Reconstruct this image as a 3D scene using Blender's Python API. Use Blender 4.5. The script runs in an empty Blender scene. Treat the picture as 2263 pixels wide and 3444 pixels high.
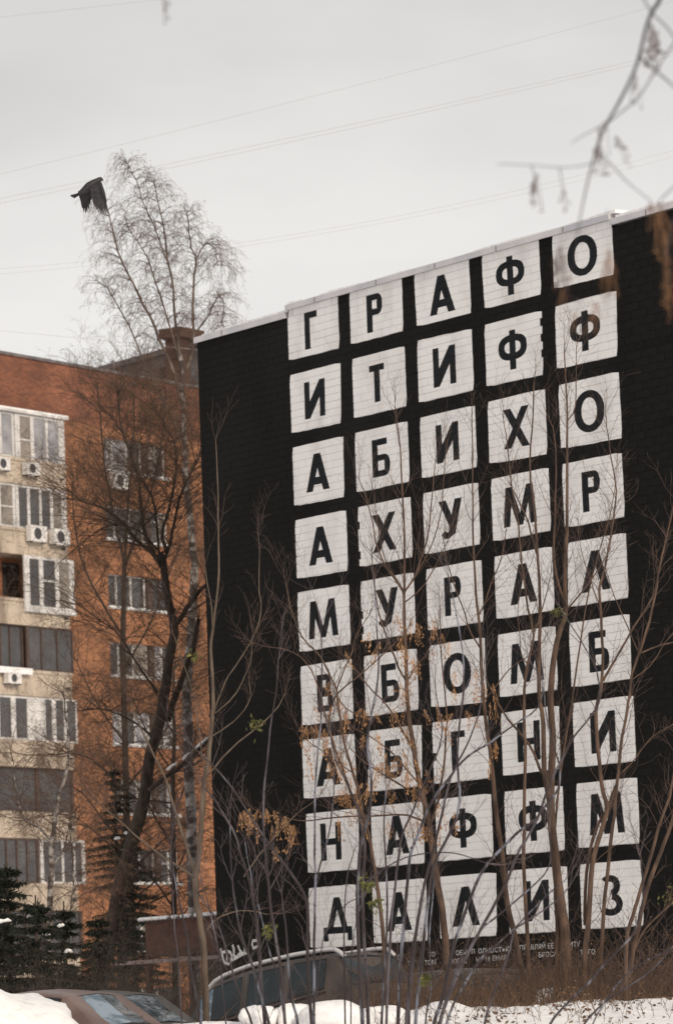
import bpy, math, random
from mathutils import Vector, Matrix
from mathutils.geometry import delaunay_2d_cdt
rnd = random.Random(7)
R = math.radians
sc = bpy.context.scene
C = sc.collection

# ---------------------------------------------------------------- camera
F = 4300.0; PITCH = R(6.99259); ROLL = R(-2.15445); YAW = R(54.64812)
EYE = Vector((0, 0, 1.6))
fw = Vector((0, math.cos(PITCH), math.sin(PITCH)))
r0 = Vector((1, 0, 0)); u0 = r0.cross(fw)
cr = r0*math.cos(ROLL) + u0*math.sin(ROLL)
cu = -r0*math.sin(ROLL) + u0*math.cos(ROLL)
cam = bpy.data.cameras.new('camera'); camo = bpy.data.objects.new('camera', cam); C.objects.link(camo)
camo.matrix_world = Matrix(((cr.x, cu.x, -fw.x, EYE.x), (cr.y, cu.y, -fw.y, EYE.y), (cr.z, cu.z, -fw.z, EYE.z), (0, 0, 0, 1)))
cam.sensor_fit = 'VERTICAL'; cam.sensor_height = 36; cam.sensor_width = 36
cam.lens = 36*F/1024
cam.clip_start = 0.5; cam.clip_end = 3000
cam.dof.use_dof = True; cam.dof.focus_distance = 64; cam.dof.aperture_fstop = 3.3
sc.camera = camo
sc.render.resolution_x = 672; sc.render.resolution_y = 1024

# ---------------------------------------------------------------- sky, sun, exposure
SUN_EL = R(24); SUN_AZ = R(152)      # azimuth of the sun measured clockwise from +Y
w = bpy.data.worlds.new('World'); sc.world = w; w.use_nodes = True
nt = w.node_tree; nt.nodes.clear(); L = nt.links
N = nt.nodes.new
sky = N('ShaderNodeTexSky'); sky.sky_type = 'NISHITA'; sky.sun_disc = False
sky.sun_elevation = SUN_EL; sky.sun_rotation = SUN_AZ
bg1 = N('ShaderNodeBackground'); bg1.inputs[1].default_value = 0.1; L.new(sky.outputs[0], bg1.inputs[0])
tc = N('ShaderNodeTexCoord'); mp = N('ShaderNodeMapping'); mp.inputs['Scale'].default_value = (2.2, 2.2, 5.0)
mp.inputs['Location'].default_value = (0.35, 0.1, 0.62)
L.new(tc.outputs['Generated'], mp.inputs[0])
nz = N('ShaderNodeTexNoise'); nz.inputs['Scale'].default_value = 2.2; nz.inputs['Detail'].default_value = 5.0; nz.inputs['Roughness'].default_value = 0.5
L.new(mp.outputs[0], nz.inputs[0])
rp = N('ShaderNodeValToRGB'); rp.color_ramp.elements[0].position = 0.36; rp.color_ramp.elements[1].position = 0.66
rp.color_ramp.elements[0].color = (0.72, 0.70, 0.69, 1); rp.color_ramp.elements[1].color = (0.97, 0.94, 0.91, 1)
L.new(nz.outputs[0], rp.inputs[0])
# cloud deck a little brighter low down, greyer overhead
sx = N('ShaderNodeSeparateXYZ'); L.new(tc.outputs['Generated'], sx.inputs[0])
mr = N('ShaderNodeMapRange'); mr.inputs[1].default_value = 0.03; mr.inputs[2].default_value = 0.30; mr.inputs[3].default_value = 1.10; mr.inputs[4].default_value = 0.74
L.new(sx.outputs[2], mr.inputs[0])
vm = N('ShaderNodeVectorMath'); vm.operation = 'SCALE'; L.new(rp.outputs[0], vm.inputs[0]); L.new(mr.outputs[0], vm.inputs['Scale'])
bg2 = N('ShaderNodeBackground'); bg2.inputs[1].default_value = 1.0; L.new(vm.outputs[0], bg2.inputs[0])
mx = N('ShaderNodeMixShader'); mx.inputs[0].default_value = 0.95
L.new(bg1.outputs[0], mx.inputs[1]); L.new(bg2.outputs[0], mx.inputs[2])
wo = N('ShaderNodeOutputWorld'); L.new(mx.outputs[0], wo.inputs[0])
sun = bpy.data.lights.new('sun', 'SUN'); sun.energy = 2.4; sun.angle = R(9); sun.color = (1.0, 0.86, 0.70)
suno = bpy.data.objects.new('sun', sun); C.objects.link(suno)
sd = Vector((math.sin(SUN_AZ)*math.cos(SUN_EL), math.cos(SUN_AZ)*math.cos(SUN_EL), math.sin(SUN_EL)))
suno.rotation_euler = sd.to_track_quat('Z', 'Y').to_euler(); suno.location = (20, -20, 40)
sc.view_settings.view_transform = 'Standard'; sc.view_settings.look = 'None'
sc.view_settings.exposure = 0.0; sc.view_settings.gamma = 1.0; sc.view_settings.use_curve_mapping = False

# ---------------------------------------------------------------- coordinates measured on the photograph
PS = 1024/3444.0; OFF = (2263*PS-672)/2
def ray(sx_, sy_): return cr*((sx_*PS-OFF-336)/F) - cu*((sy_*PS-512)/F) + fw
def at(sx_, sy_, d):
    v = ray(sx_, sy_); return EYE + v*(d/v.y)
def hit(P0, n, sx_, sy_):
    v = ray(sx_, sy_); return EYE + v*((P0-EYE).dot(n)/v.dot(n))
# wall frame: X along the mural wall (right = nearer), o = out of the wall, Z from the top of the painted grid
CW = Vector((74.52111, -51.77424, -15.66403)); RZ = Matrix.Rotation(-YAW, 3, 'Z')
def W(X, o, Z): return RZ @ (Vector((X, -o, Z)) - CW) + EYE
WX = RZ @ Vector((1, 0, 0)); WN = RZ @ Vector((0, -1, 0))

# ---------------------------------------------------------------- materials
def mat(name, col, rough=0.8, noise=0.0, nscale=5.0, col2=None, stretch=(1, 1, 1), bump=0.0, metal=0.0, spec=None, detail=5, ramp=(0.35, 0.65)):
    m = bpy.data.materials.new(name); m.use_nodes = True
    n = m.node_tree.nodes; l = m.node_tree.links; b = n['Principled BSDF']
    b.inputs['Roughness'].default_value = rough; b.inputs['Metallic'].default_value = metal
    if spec is not None: b.inputs['Specular IOR Level'].default_value = spec
    b.inputs['Base Color'].default_value = (*col, 1)
    if col2 or bump:
        t = n.new('ShaderNodeTexCoord'); mpg = n.new('ShaderNodeMapping'); mpg.inputs['Scale'].default_value = stretch
        l.new(t.outputs['Object'], mpg.inputs[0])
        nn = n.new('ShaderNodeTexNoise'); nn.inputs['Scale'].default_value = nscale; nn.inputs['Detail'].default_value = detail
        l.new(mpg.outputs[0], nn.inputs[0])
        if col2:
            rr = n.new('ShaderNodeValToRGB'); rr.color_ramp.elements[0].position = ramp[0]; rr.color_ramp.elements[1].position = ramp[1]
            rr.color_ramp.elements[0].color = (*col, 1); rr.color_ramp.elements[1].color = (*col2, 1)
            l.new(nn.outputs[0], rr.inputs[0]); l.new(rr.outputs[0], b.inputs['Base Color'])
        if bump:
            bp = n.new('ShaderNodeBump'); bp.inputs['Strength'].default_value = bump; bp.inputs['Distance'].default_value = 0.05
            l.new(nn.outputs[0], bp.inputs['Height']); l.new(bp.outputs[0], b.inputs['Normal'])
    return m
M = {}
M['black'] = mat('black_wall_paint', (0.0070, 0.0066, 0.0065), 0.9, nscale=0.55, col2=(0.0145, 0.0135, 0.0130), spec=0.15, stretch=(1, 1, .45), detail=9, ramp=(.3, .75))
M['letter'] = mat('black_letter_paint', (0.010, 0.0115, 0.014), 0.85, nscale=2.0, col2=(0.015, 0.0165, 0.020), spec=0.2)
M['white'] = mat('white_wall_paint', (0.70, 0.67, 0.66), 0.8, nscale=1.6, col2=(0.86, 0.84, 0.83), spec=0.3, detail=9, ramp=(.25, .55), stretch=(1, 1, .6))
M['whitejoint'] = mat('painted_mortar', (0.46, 0.38, 0.37), 0.9, nscale=0.8, col2=(0.76, 0.73, 0.73), ramp=(0.36, 0.56))
M['joint'] = mat('dark_mortar', (0.013, 0.0125, 0.0125), 0.9, nscale=6, col2=(0.016, 0.0155, 0.0155))
M['coping'] = mat('galvanised_coping', (0.50, 0.50, 0.54), 0.55, nscale=1.3, col2=(0.66, 0.63, 0.64), metal=0.0)
M['copingjoint'] = mat('coping_seam', (0.25, 0.20, 0.20), 0.7)
M['text'] = mat('white_lettering_paint', (0.55, 0.54, 0.54), 0.8, nscale=9, col2=(0.75, 0.74, 0.74))
M['snow'] = mat('snow', (0.70, 0.70, 0.72), 0.8, nscale=5.5, col2=(0.88, 0.87, 0.87), bump=0.9, spec=0.2, detail=10, ramp=(.25, .5))
M['concrete'] = mat('balcony_concrete', (0.25, 0.20, 0.155), 0.9, nscale=1.1, col2=(0.50, 0.42, 0.335), stretch=(1, 1, .35), detail=9, ramp=(.32, .55))
M['winwhite'] = mat('white_window_frame', (0.48, 0.46, 0.45), 0.5, nscale=1.3, col2=(0.70, 0.68, 0.66), detail=8)
M['glass'] = mat('dark_window_glass', (0.035, 0.034, 0.036), 0.08, nscale=0.8, col2=(0.075, 0.07, 0.07), spec=0.6)
M['glassblue'] = mat('pale_curtained_glass', (0.20, 0.20, 0.22), 0.10, nscale=1.2, col2=(0.34, 0.33, 0.34), spec=0.6)
M['glasswarm'] = mat('curtained_glass', (0.14, 0.12, 0.10), 0.10, nscale=1.2, col2=(0.30, 0.26, 0.22), spec=0.6)
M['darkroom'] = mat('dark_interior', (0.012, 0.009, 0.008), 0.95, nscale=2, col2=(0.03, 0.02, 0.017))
M['brownframe'] = mat('old_brown_frame', (0.055, 0.035, 0.028), 0.7, nscale=4, col2=(0.09, 0.06, 0.05))
M['acwhite'] = mat('air_conditioner_case', (0.62, 0.60, 0.58), 0.5, nscale=2, col2=(0.74, 0.72, 0.70))
M['acdark'] = mat('fan_grille', (0.05, 0.05, 0.055), 0.6)
M['metal'] = mat('roof_flashing', (0.10, 0.085, 0.085), 0.6, nscale=2, col2=(0.18, 0.16, 0.16))
M['slate'] = mat('grey_roof_wall', (0.075, 0.070, 0.072), 0.9, nscale=1.0, col2=(0.19, 0.18, 0.185), stretch=(1, 1, 1.6))
M['bark'] = mat('maple_bark', (0.045, 0.028, 0.020), 0.9, nscale=5, col2=(0.125, 0.076, 0.052), stretch=(2, 2, 0.6), bump=0.3)
M['twig'] = mat('maple_twig', (0.065, 0.038, 0.029), 0.8, nscale=2, col2=(0.125, 0.078, 0.060))
M['tan'] = mat('tan_bark', (0.062, 0.044, 0.031), 0.85, nscale=5, col2=(0.135, 0.10, 0.072), stretch=(2, 2, 0.6), bump=0.2)
M['whip'] = mat('bloomy_young_bark', (0.020, 0.013, 0.016), 0.6, nscale=2.2, col2=(0.175, 0.185, 0.23), stretch=(5.0, 5.0, 0.7), ramp=(0.50, 0.60), detail=6)
M['whipred'] = mat('purple_young_bark', (0.022, 0.012, 0.014), 0.6, nscale=2.2, col2=(0.10, 0.088, 0.105), stretch=(3.0, 3.0, 0.8), ramp=(0.45, 0.65), detail=6)
M['scar'] = mat('bud_scar', (0.05, 0.03, 0.03), 0.8)
M['whiptwig'] = mat('purple_twig', (0.07, 0.042, 0.044), 0.75, nscale=1.5, col2=(0.15, 0.12, 0.125))
M['samara'] = mat('dry_maple_keys', (0.36, 0.19, 0.085), 0.8, nscale=14, col2=(0.56, 0.33, 0.17))
M['samaramid'] = mat('brown_dry_maple_keys', (0.16, 0.08, 0.035), 0.8, nscale=14, col2=(0.27, 0.14, 0.07))
M['samaradark'] = mat('dark_dry_maple_keys', (0.05, 0.018, 0.014), 0.8, nscale=14, col2=(0.10, 0.042, 0.028))
M['leafgreen'] = mat('withered_green_leaves', (0.07, 0.08, 0.02), 0.8, nscale=9, col2=(0.18, 0.17, 0.05))
M['darkbark'] = mat('dark_tree_bark', (0.030, 0.022, 0.018), 0.95, nscale=4, col2=(0.075, 0.055, 0.042), stretch=(2, 2, 0.5), bump=0.4)
M['darktwig'] = mat('dark_twigs', (0.050, 0.030, 0.020), 0.9, nscale=2, col2=(0.11, 0.064, 0.040))
M['birchtwig'] = mat('birch_twigs', (0.070, 0.038, 0.027), 0.85, nscale=2, col2=(0.13, 0.080, 0.058))
M['birchlimb'] = mat('birch_limb_bark', (0.075, 0.050, 0.038), 0.85, nscale=3, col2=(0.22, 0.17, 0.14), stretch=(2, 2, 0.5))
M['spruce'] = mat('spruce_needles', (0.010, 0.014, 0.009), 0.85, nscale=3, col2=(0.026, 0.034, 0.020))
M['weed'] = mat('dead_weed_stems', (0.060, 0.036, 0.024), 0.9, nscale=1.1, col2=(0.20, 0.115, 0.062))
M['litter'] = mat('dry_leaf_litter', (0.07, 0.045, 0.03), 0.95, nscale=4, col2=(0.20, 0.12, 0.07))
M['wire'] = mat('wire_rubber', (0.42, 0.40, 0.40), 0.6)
M['feather'] = mat('black_feathers', (0.012, 0.010, 0.013), 0.6, nscale=20, col2=(0.03, 0.026, 0.032))
M['suv'] = mat('dusty_dark_car_paint', (0.030, 0.025, 0.023), 0.40, nscale=2.2, col2=(0.075, 0.058, 0.049), detail=9, ramp=(.35, .6), spec=0.5)
M['carred'] = mat('dusty_brown_car_paint', (0.12, 0.075, 0.065), 0.35, nscale=2.5, col2=(0.18, 0.125, 0.11), spec=0.5)
M['cardark'] = mat('dark_green_car_paint', (0.045, 0.042, 0.036), 0.35, nscale=2.5, col2=(0.07, 0.062, 0.055), spec=0.5)
M['carglass'] = mat('car_window_glass', (0.008, 0.012, 0.015), 0.09, nscale=2, col2=(0.018, 0.028, 0.034), spec=0.4)
M['mirrorglass'] = mat('sky_reflecting_glass', (0.16, 0.22, 0.27), 0.07, metal=1.0, nscale=2.2, col2=(0.42, 0.50, 0.56), stretch=(1, 1, 3), bump=.08, ramp=(.45, .56))  # mirror metal; paler bands in its tint imitate streaks of reflected sky
M['chrome'] = mat('roof_rail_metal', (0.62, 0.60, 0.60), 0.35, metal=0.3)
M['tyre'] = mat('tyre_rubber', (0.015, 0.015, 0.015), 0.85)
M['plasticdark'] = mat('dark_trim_plastic', (0.015, 0.014, 0.015), 0.6)
M['lamp'] = mat('car_lamp_glass', (0.55, 0.55, 0.55), 0.15, spec=0.8)
M['shedred'] = mat('rust_red_metal_panel', (0.055, 0.019, 0.012), 0.8, nscale=2.3, col2=(0.105, 0.038, 0.022), stretch=(1, 1, 3))
M['shedbeam'] = mat('faded_pink_beam', (0.24, 0.17, 0.17), 0.8, nscale=3, col2=(0.34, 0.25, 0.24))
M['birch'] = mat('birch_bark', (0.42, 0.40, 0.38), 0.85, nscale=6, col2=(0.60, 0.57, 0.54))
def birch_nodes(m):
    n = m.node_tree.nodes; l = m.node_tree.links; b = n['Principled BSDF']
    t = n.new('ShaderNodeTexCoord'); mpg = n.new('ShaderNodeMapping'); mpg.inputs['Scale'].default_value = (2.4, 2.4, 4.0)
    l.new(t.outputs['Object'], mpg.inputs[0]); nn = n.new('ShaderNodeTexNoise'); nn.inputs['Scale'].default_value = 1.3; nn.inputs['Detail'].default_value = 6
    l.new(mpg.outputs[0], nn.inputs[0]); rr = n.new('ShaderNodeValToRGB')
    rr.color_ramp.elements[0].position = 0.46; rr.color_ramp.elements[0].color = (0.06, 0.047, 0.042, 1)
    rr.color_ramp.elements[1].position = 0.60; rr.color_ramp.elements[1].color = (0.34, 0.31, 0.29, 1)
    l.new(nn.outputs[0], rr.inputs[0]); l.new(rr.outputs[0], b.inputs['Base Color'])
birch_nodes(M['birch'])
def brick_mat(name, c1, c2, cm):
    m = bpy.data.materials.new(name); m.use_nodes = True
    n = m.node_tree.nodes; l = m.node_tree.links; b = n['Principled BSDF']; b.inputs['Roughness'].default_value = 0.9
    t = n.new('ShaderNodeUVMap'); br = n.new('ShaderNodeTexBrick')
    br.inputs['Scale'].default_value = 1.0; br.inputs['Brick Width'].default_value = 0.26; br.inputs['Row Height'].default_value = 0.0773
    br.inputs['Mortar Size'].default_value = 0.007; br.inputs['Color1'].default_value = (*c1, 1); br.inputs['Color2'].default_value = (*c2, 1); br.inputs['Mortar'].default_value = (*cm, 1)
    l.new(t.outputs[0], br.inputs[0])
    nn = n.new('ShaderNodeTexNoise'); nn.inputs['Scale'].default_value = 0.35; nn.inputs['Detail'].default_value = 6; l.new(t.outputs[0], nn.inputs[0])
    rr = n.new('ShaderNodeMapRange'); rr.inputs[1].default_value = 0.3; rr.inputs[2].default_value = 0.7; rr.inputs[3].default_value = 0.45; rr.inputs[4].default_value = 1.40
    l.new(nn.outputs[0], rr.inputs[0]); v = n.new('ShaderNodeVectorMath'); v.operation = 'SCALE'
    l.new(br.outputs[0], v.inputs[0]); l.new(rr.outputs[0], v.inputs['Scale']); l.new(v.outputs[0], b.inputs['Base Color'])
    bp = n.new('ShaderNodeBump'); bp.inputs['Strength'].default_value = 0.5; bp.inputs['Distance'].default_value = 0.01; bp.invert = True
    l.new(br.outputs['Fac'], bp.inputs['Height']); l.new(bp.outputs[0], b.inputs['Normal'])
    return m
M['brickO'] = brick_mat('orange_brick', (0.42, 0.175, 0.075), (0.25, 0.095, 0.042), (0.24, 0.16, 0.11))
M['brickR'] = brick_mat('weathered_red_brick', (0.26, 0.090, 0.043), (0.16, 0.054, 0.030), (0.15, 0.10, 0.075))

# ---------------------------------------------------------------- mesh builder
M['sootbrick'] = brick_mat('sooty_brick', (0.115, 0.055, 0.036), (0.075, 0.036, 0.026), (0.07, 0.055, 0.045))
class MB:
    def __init__(s): s.v = []; s.f = []; s.uv = None
    def quad(s, a, b, c, d):
        i = len(s.v); s.v += [tuple(a), tuple(b), tuple(c), tuple(d)]; s.f.append((i, i+1, i+2, i+3))
    def poly(s, pts):
        i = len(s.v); s.v += [tuple(p) for p in pts]; s.f.append(tuple(range(i, i+len(pts))))
    def boxf(s, fn, a, b):
        (x0, y0, z0), (x1, y1, z1) = a, b; i = len(s.v)
        for z in (z0, z1):
            for y in (y0, y1):
                for x in (x0, x1): s.v.append(tuple(fn(x, y, z)))
        for q in ((0, 1, 3, 2), (4, 6, 7, 5), (0, 4, 5, 1), (2, 3, 7, 6), (0, 2, 6, 4), (1, 5, 7, 3)): s.f.append(tuple(i+k for k in q))
    def box(s, a, b): s.boxf(lambda x, y, z: (x, y, z), a, b)
    def tube(s, pts, rad, n=5, cap=True):
        pts = [Vector(p) for p in pts]; k = len(pts)
        if k < 2: return
        base = len(s.v); prev = None
        for i, p in enumerate(pts):
            t = (pts[min(i+1, k-1)] - pts[max(i-1, 0)])
            if t.length < 1e-9: t = Vector((0, 0, 1))
            t.normalize()
            if prev is None: a = t.cross(Vector((0.31, 0.95, 0.1))); a.normalize()
            else:
                a = prev - t*prev.dot(t)
                if a.length < 1e-6: a = t.cross(Vector((0.31, 0.95, 0.1)))
                a.normalize()
            prev = a; b = t.cross(a); r_ = rad[i] if isinstance(rad, (list, tuple)) else rad
            for j in range(n):
                an = 2*math.pi*j/n; q = p + (a*math.cos(an) + b*math.sin(an))*r_; s.v.append((q.x, q.y, q.z))
        for i in range(k-1):
            for j in range(n):
                j2 = (j+1) % n; o = base+i*n; s.f.append((o+j, o+j2, o+n+j2, o+n+j))
        if cap and n > 3:
            s.f.append(tuple(base+j for j in range(n))[::-1]); s.f.append(tuple(base+(k-1)*n+j for j in range(n)))
    def ball(s, c, rx, ry, rz, nu=10, nv=7, fn=None):
        base = len(s.v)
        for i in range(nv+1):
            th = math.pi*i/nv
            for j in range(nu):
                ph = 2*math.pi*j/nu
                p = Vector((rx*math.sin(th)*math.cos(ph), ry*math.sin(th)*math.sin(ph), rz*math.cos(th)))
                if fn: p = fn(p)
                s.v.append((c[0]+p.x, c[1]+p.y, c[2]+p.z))
        for i in range(nv):
            for j in range(nu):
                j2 = (j+1) % nu; s.f.append((base+i*nu+j, base+i*nu+j2, base+(i+1)*nu+j2, base+(i+1)*nu+j))
    def mesh(s, name, m, smooth=False):
        me = bpy.data.meshes.new(name); me.from_pydata(s.v, [], s.f); me.materials.append(m)
        if smooth: me.shade_smooth()
        me.update(); return me
    def build(s, name, m, parent=None, smooth=False):
        o = bpy.data.objects.new(name, s.mesh(name, m, smooth)); C.objects.link(o)
        if parent is not None: o.parent = parent; o.matrix_parent_inverse = Matrix.Identity(4) if ident(parent) else parent_world(parent).inverted()
        return o
def ident(p): return parent_world(p) == Matrix.Identity(4)
WORLDM = {}
def parent_world(p): return WORLDM.get(p.name, Matrix.Identity(4))
def tag(o, label=None, cat=None, group=None, kind=None):
    if label: o['label'] = label
    if cat: o['category'] = cat
    if group: o['group'] = group
    if kind: o['kind'] = kind
    return o
def thing(name, loc, label, cat, group=None):
    o = bpy.data.objects.new(name, None); C.objects.link(o); o.location = loc; o.empty_display_size = 0.3
    WORLDM[o.name] = Matrix.Translation(loc)
    return tag(o, label, cat, group)
def uvproj(me, ax, ay, org):
    uv = me.uv_layers.new(name='UVMap')
    for lp in me.loops:
        p = me.vertices[lp.vertex_index].co - org; uv.data[lp.index].uv = (p.dot(ax), p.dot(ay))

# ---------------------------------------------------------------- terrain
def smooth(a, b, x):
    t = max(0.0, min(1.0, (x-a)/(b-a))); return t*t*(3-2*t)
def vn(x, y, s=0):
    def h(i, j):
        k = (i*374761393 + j*668265263 + s*974711) & 0xffffffff; k = ((k ^ (k >> 13))*1274126177) & 0xffffffff
        return ((k ^ (k >> 16)) & 0xffff)/65535.0
    i = math.floor(x); j = math.floor(y); fx = x-i; fy = y-j; fx = fx*fx*(3-2*fx); fy = fy*fy*(3-2*fy)
    return (h(i, j)*(1-fx)+h(i+1, j)*fx)*(1-fy) + (h(i, j+1)*(1-fx)+h(i+1, j+1)*fx)*fy
def gz(x, y):
    # low street level near the camera, a bank about 55 m away, higher to the right
    t = max(-6.0, min(6.0, x))
    right = smooth(-2.8, 0.9, t)
    low = 0.95*smooth(26, 46, y)
    h = low + 1.00*right*smooth(50, 60.5, y) + 0.05*smooth(1.5, 4.8, t)*smooth(54, 60, y)
    # a ploughed snow berm in front of the parked estate car
    h += (0.93-0.95*right)*math.exp(-((y-57.5)/1.6)**2)*smooth(-3.4, -2.4, t)
    h += 0.12*math.exp(-((x+1.05)/0.42)**2-((y-58)/1.2)**2) + 0.14*math.exp(-((x+0.15)/0.52)**2-((y-58.2)/1.3)**2)
    h += 0.16*math.exp(-((x-1.25)/0.3)**2-((y-60)/1)**2)
    if 45 < y < 80 and -12 < x < 14:
        h += 0.10*(vn(x*1.7, y*0.9, 1)-0.5) + 0.07*(vn(x*4.1, y*2.5, 2)-0.5) + 0.035*(vn(x*9, y*5, 3)-0.5)
    return h
def terrain():
    mb = MB()
    xs = [-400, -150, -60, -30, -18, -12] + [-9+0.14*i for i in range(int(18/0.14)+1)] + [12, 18, 30, 60, 150, 400]
    ys = [-60, -20, 0, 15, 25, 32, 38, 43, 47] + [49+0.3*i for i in range(54)] + [66+1.0*i for i in range(16)] + [90, 110, 150, 250, 500, 1200]
    for y in ys:
        for x in xs: mb.v.append((x, y, gz(x, y)))
    n = len(xs)
    for j in range(len(ys)-1):
        for i in range(n-1): mb.f.append((j*n+i, j*n+i+1, (j+1)*n+i+1, (j+1)*n+i))
    return mb.build('snowy_ground', M['snow'], smooth=True)
g = terrain(); tag(g, 'uneven snow cover rising to a bank in front of the painted wall', None, None, 'structure')

# ---------------------------------------------------------------- the mural building
BX0, BX1 = -3.52, 14.6; ZTOP = -0.30; ZBOT = -16.4; CH = 0.156
origin = W(5.5, 0, -15.0)
mural = thing('mural_building', origin, 'black painted brick building with a grid of white squares holding black letters', 'building')
core = MB(); core.boxf(W, (BX0, -13.0, ZBOT), (BX1, -0.014, ZTOP-0.02)); core.build('wall', M['joint'], mural)
TILE_T = ['ГРАФО', 'ИТИФФ', 'АБИХО', 'АХУМР', 'МУРАЛ', 'ВБОМБ', 'АБГНИ', 'НАФФМ', 'ДАЛИЗ']
CORN = {(0,0):{'BL':(-.005,-1.243),'BR':(1.871,-1.264)},(0,1):{'BL':(2.284,-1.251),'BR':(4.157,-1.255)},(0,2):{'BL':(4.623,-1.24),'BR':(6.485,-1.254)},(0,3):{'BL':(6.927,-1.243),'BR':(8.777,-1.243)},(0,4):{'BL':(9.198,-1.211),'BR':(11.067,-1.237)},
(1,0):{'BR':(1.832,-2.84)},(1,2):{'TL':(4.603,-1.532)},(1,3):{'BR':(8.735,-2.842)},(1,4):{'TR':(11.103,-1.54),'BL':(9.164,-2.80),'BR':(11.055,-2.82)},
(2,0):{'BR':(1.851,-4.406)},(2,3):{'BL':(6.87,-4.375),'BR':(8.749,-4.421)},(2,4):{'BR':(11.086,-4.423)},
(3,0):{'TR':(1.891,-4.683),'BR':(1.87,-5.963)},(3,4):{'TR':(11.04,-4.692)},(4,0):{'TL':(-.023,-6.228)},(4,4):{'TL':(9.256,-6.234)},
(5,1):{'TL':(2.31,-7.80),'BL':(2.322,-9.059)},(5,2):{'BR':(6.457,-9.109)},(5,4):{'BR':(11.024,-9.05)},
(6,0):{'TL':(-.034,-9.358),'BL':(-.04,-10.603)},(6,1):{'TL':(2.35,-9.36),'TR':(4.238,-9.367)},(6,3):{'BR':(8.718,-10.589)},
(7,0):{'TR':(1.915,-10.919),'BL':(.015,-12.17)},(7,1):{'TL':(2.342,-10.919),'BL':(2.392,-12.186)},
(8,0):{'TR':(1.723,-12.474),'BR':(1.73,-13.75)},(8,2):{'TR':(6.527,-12.486)},(8,3):{'TR':(8.79,-12.479)}}
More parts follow.
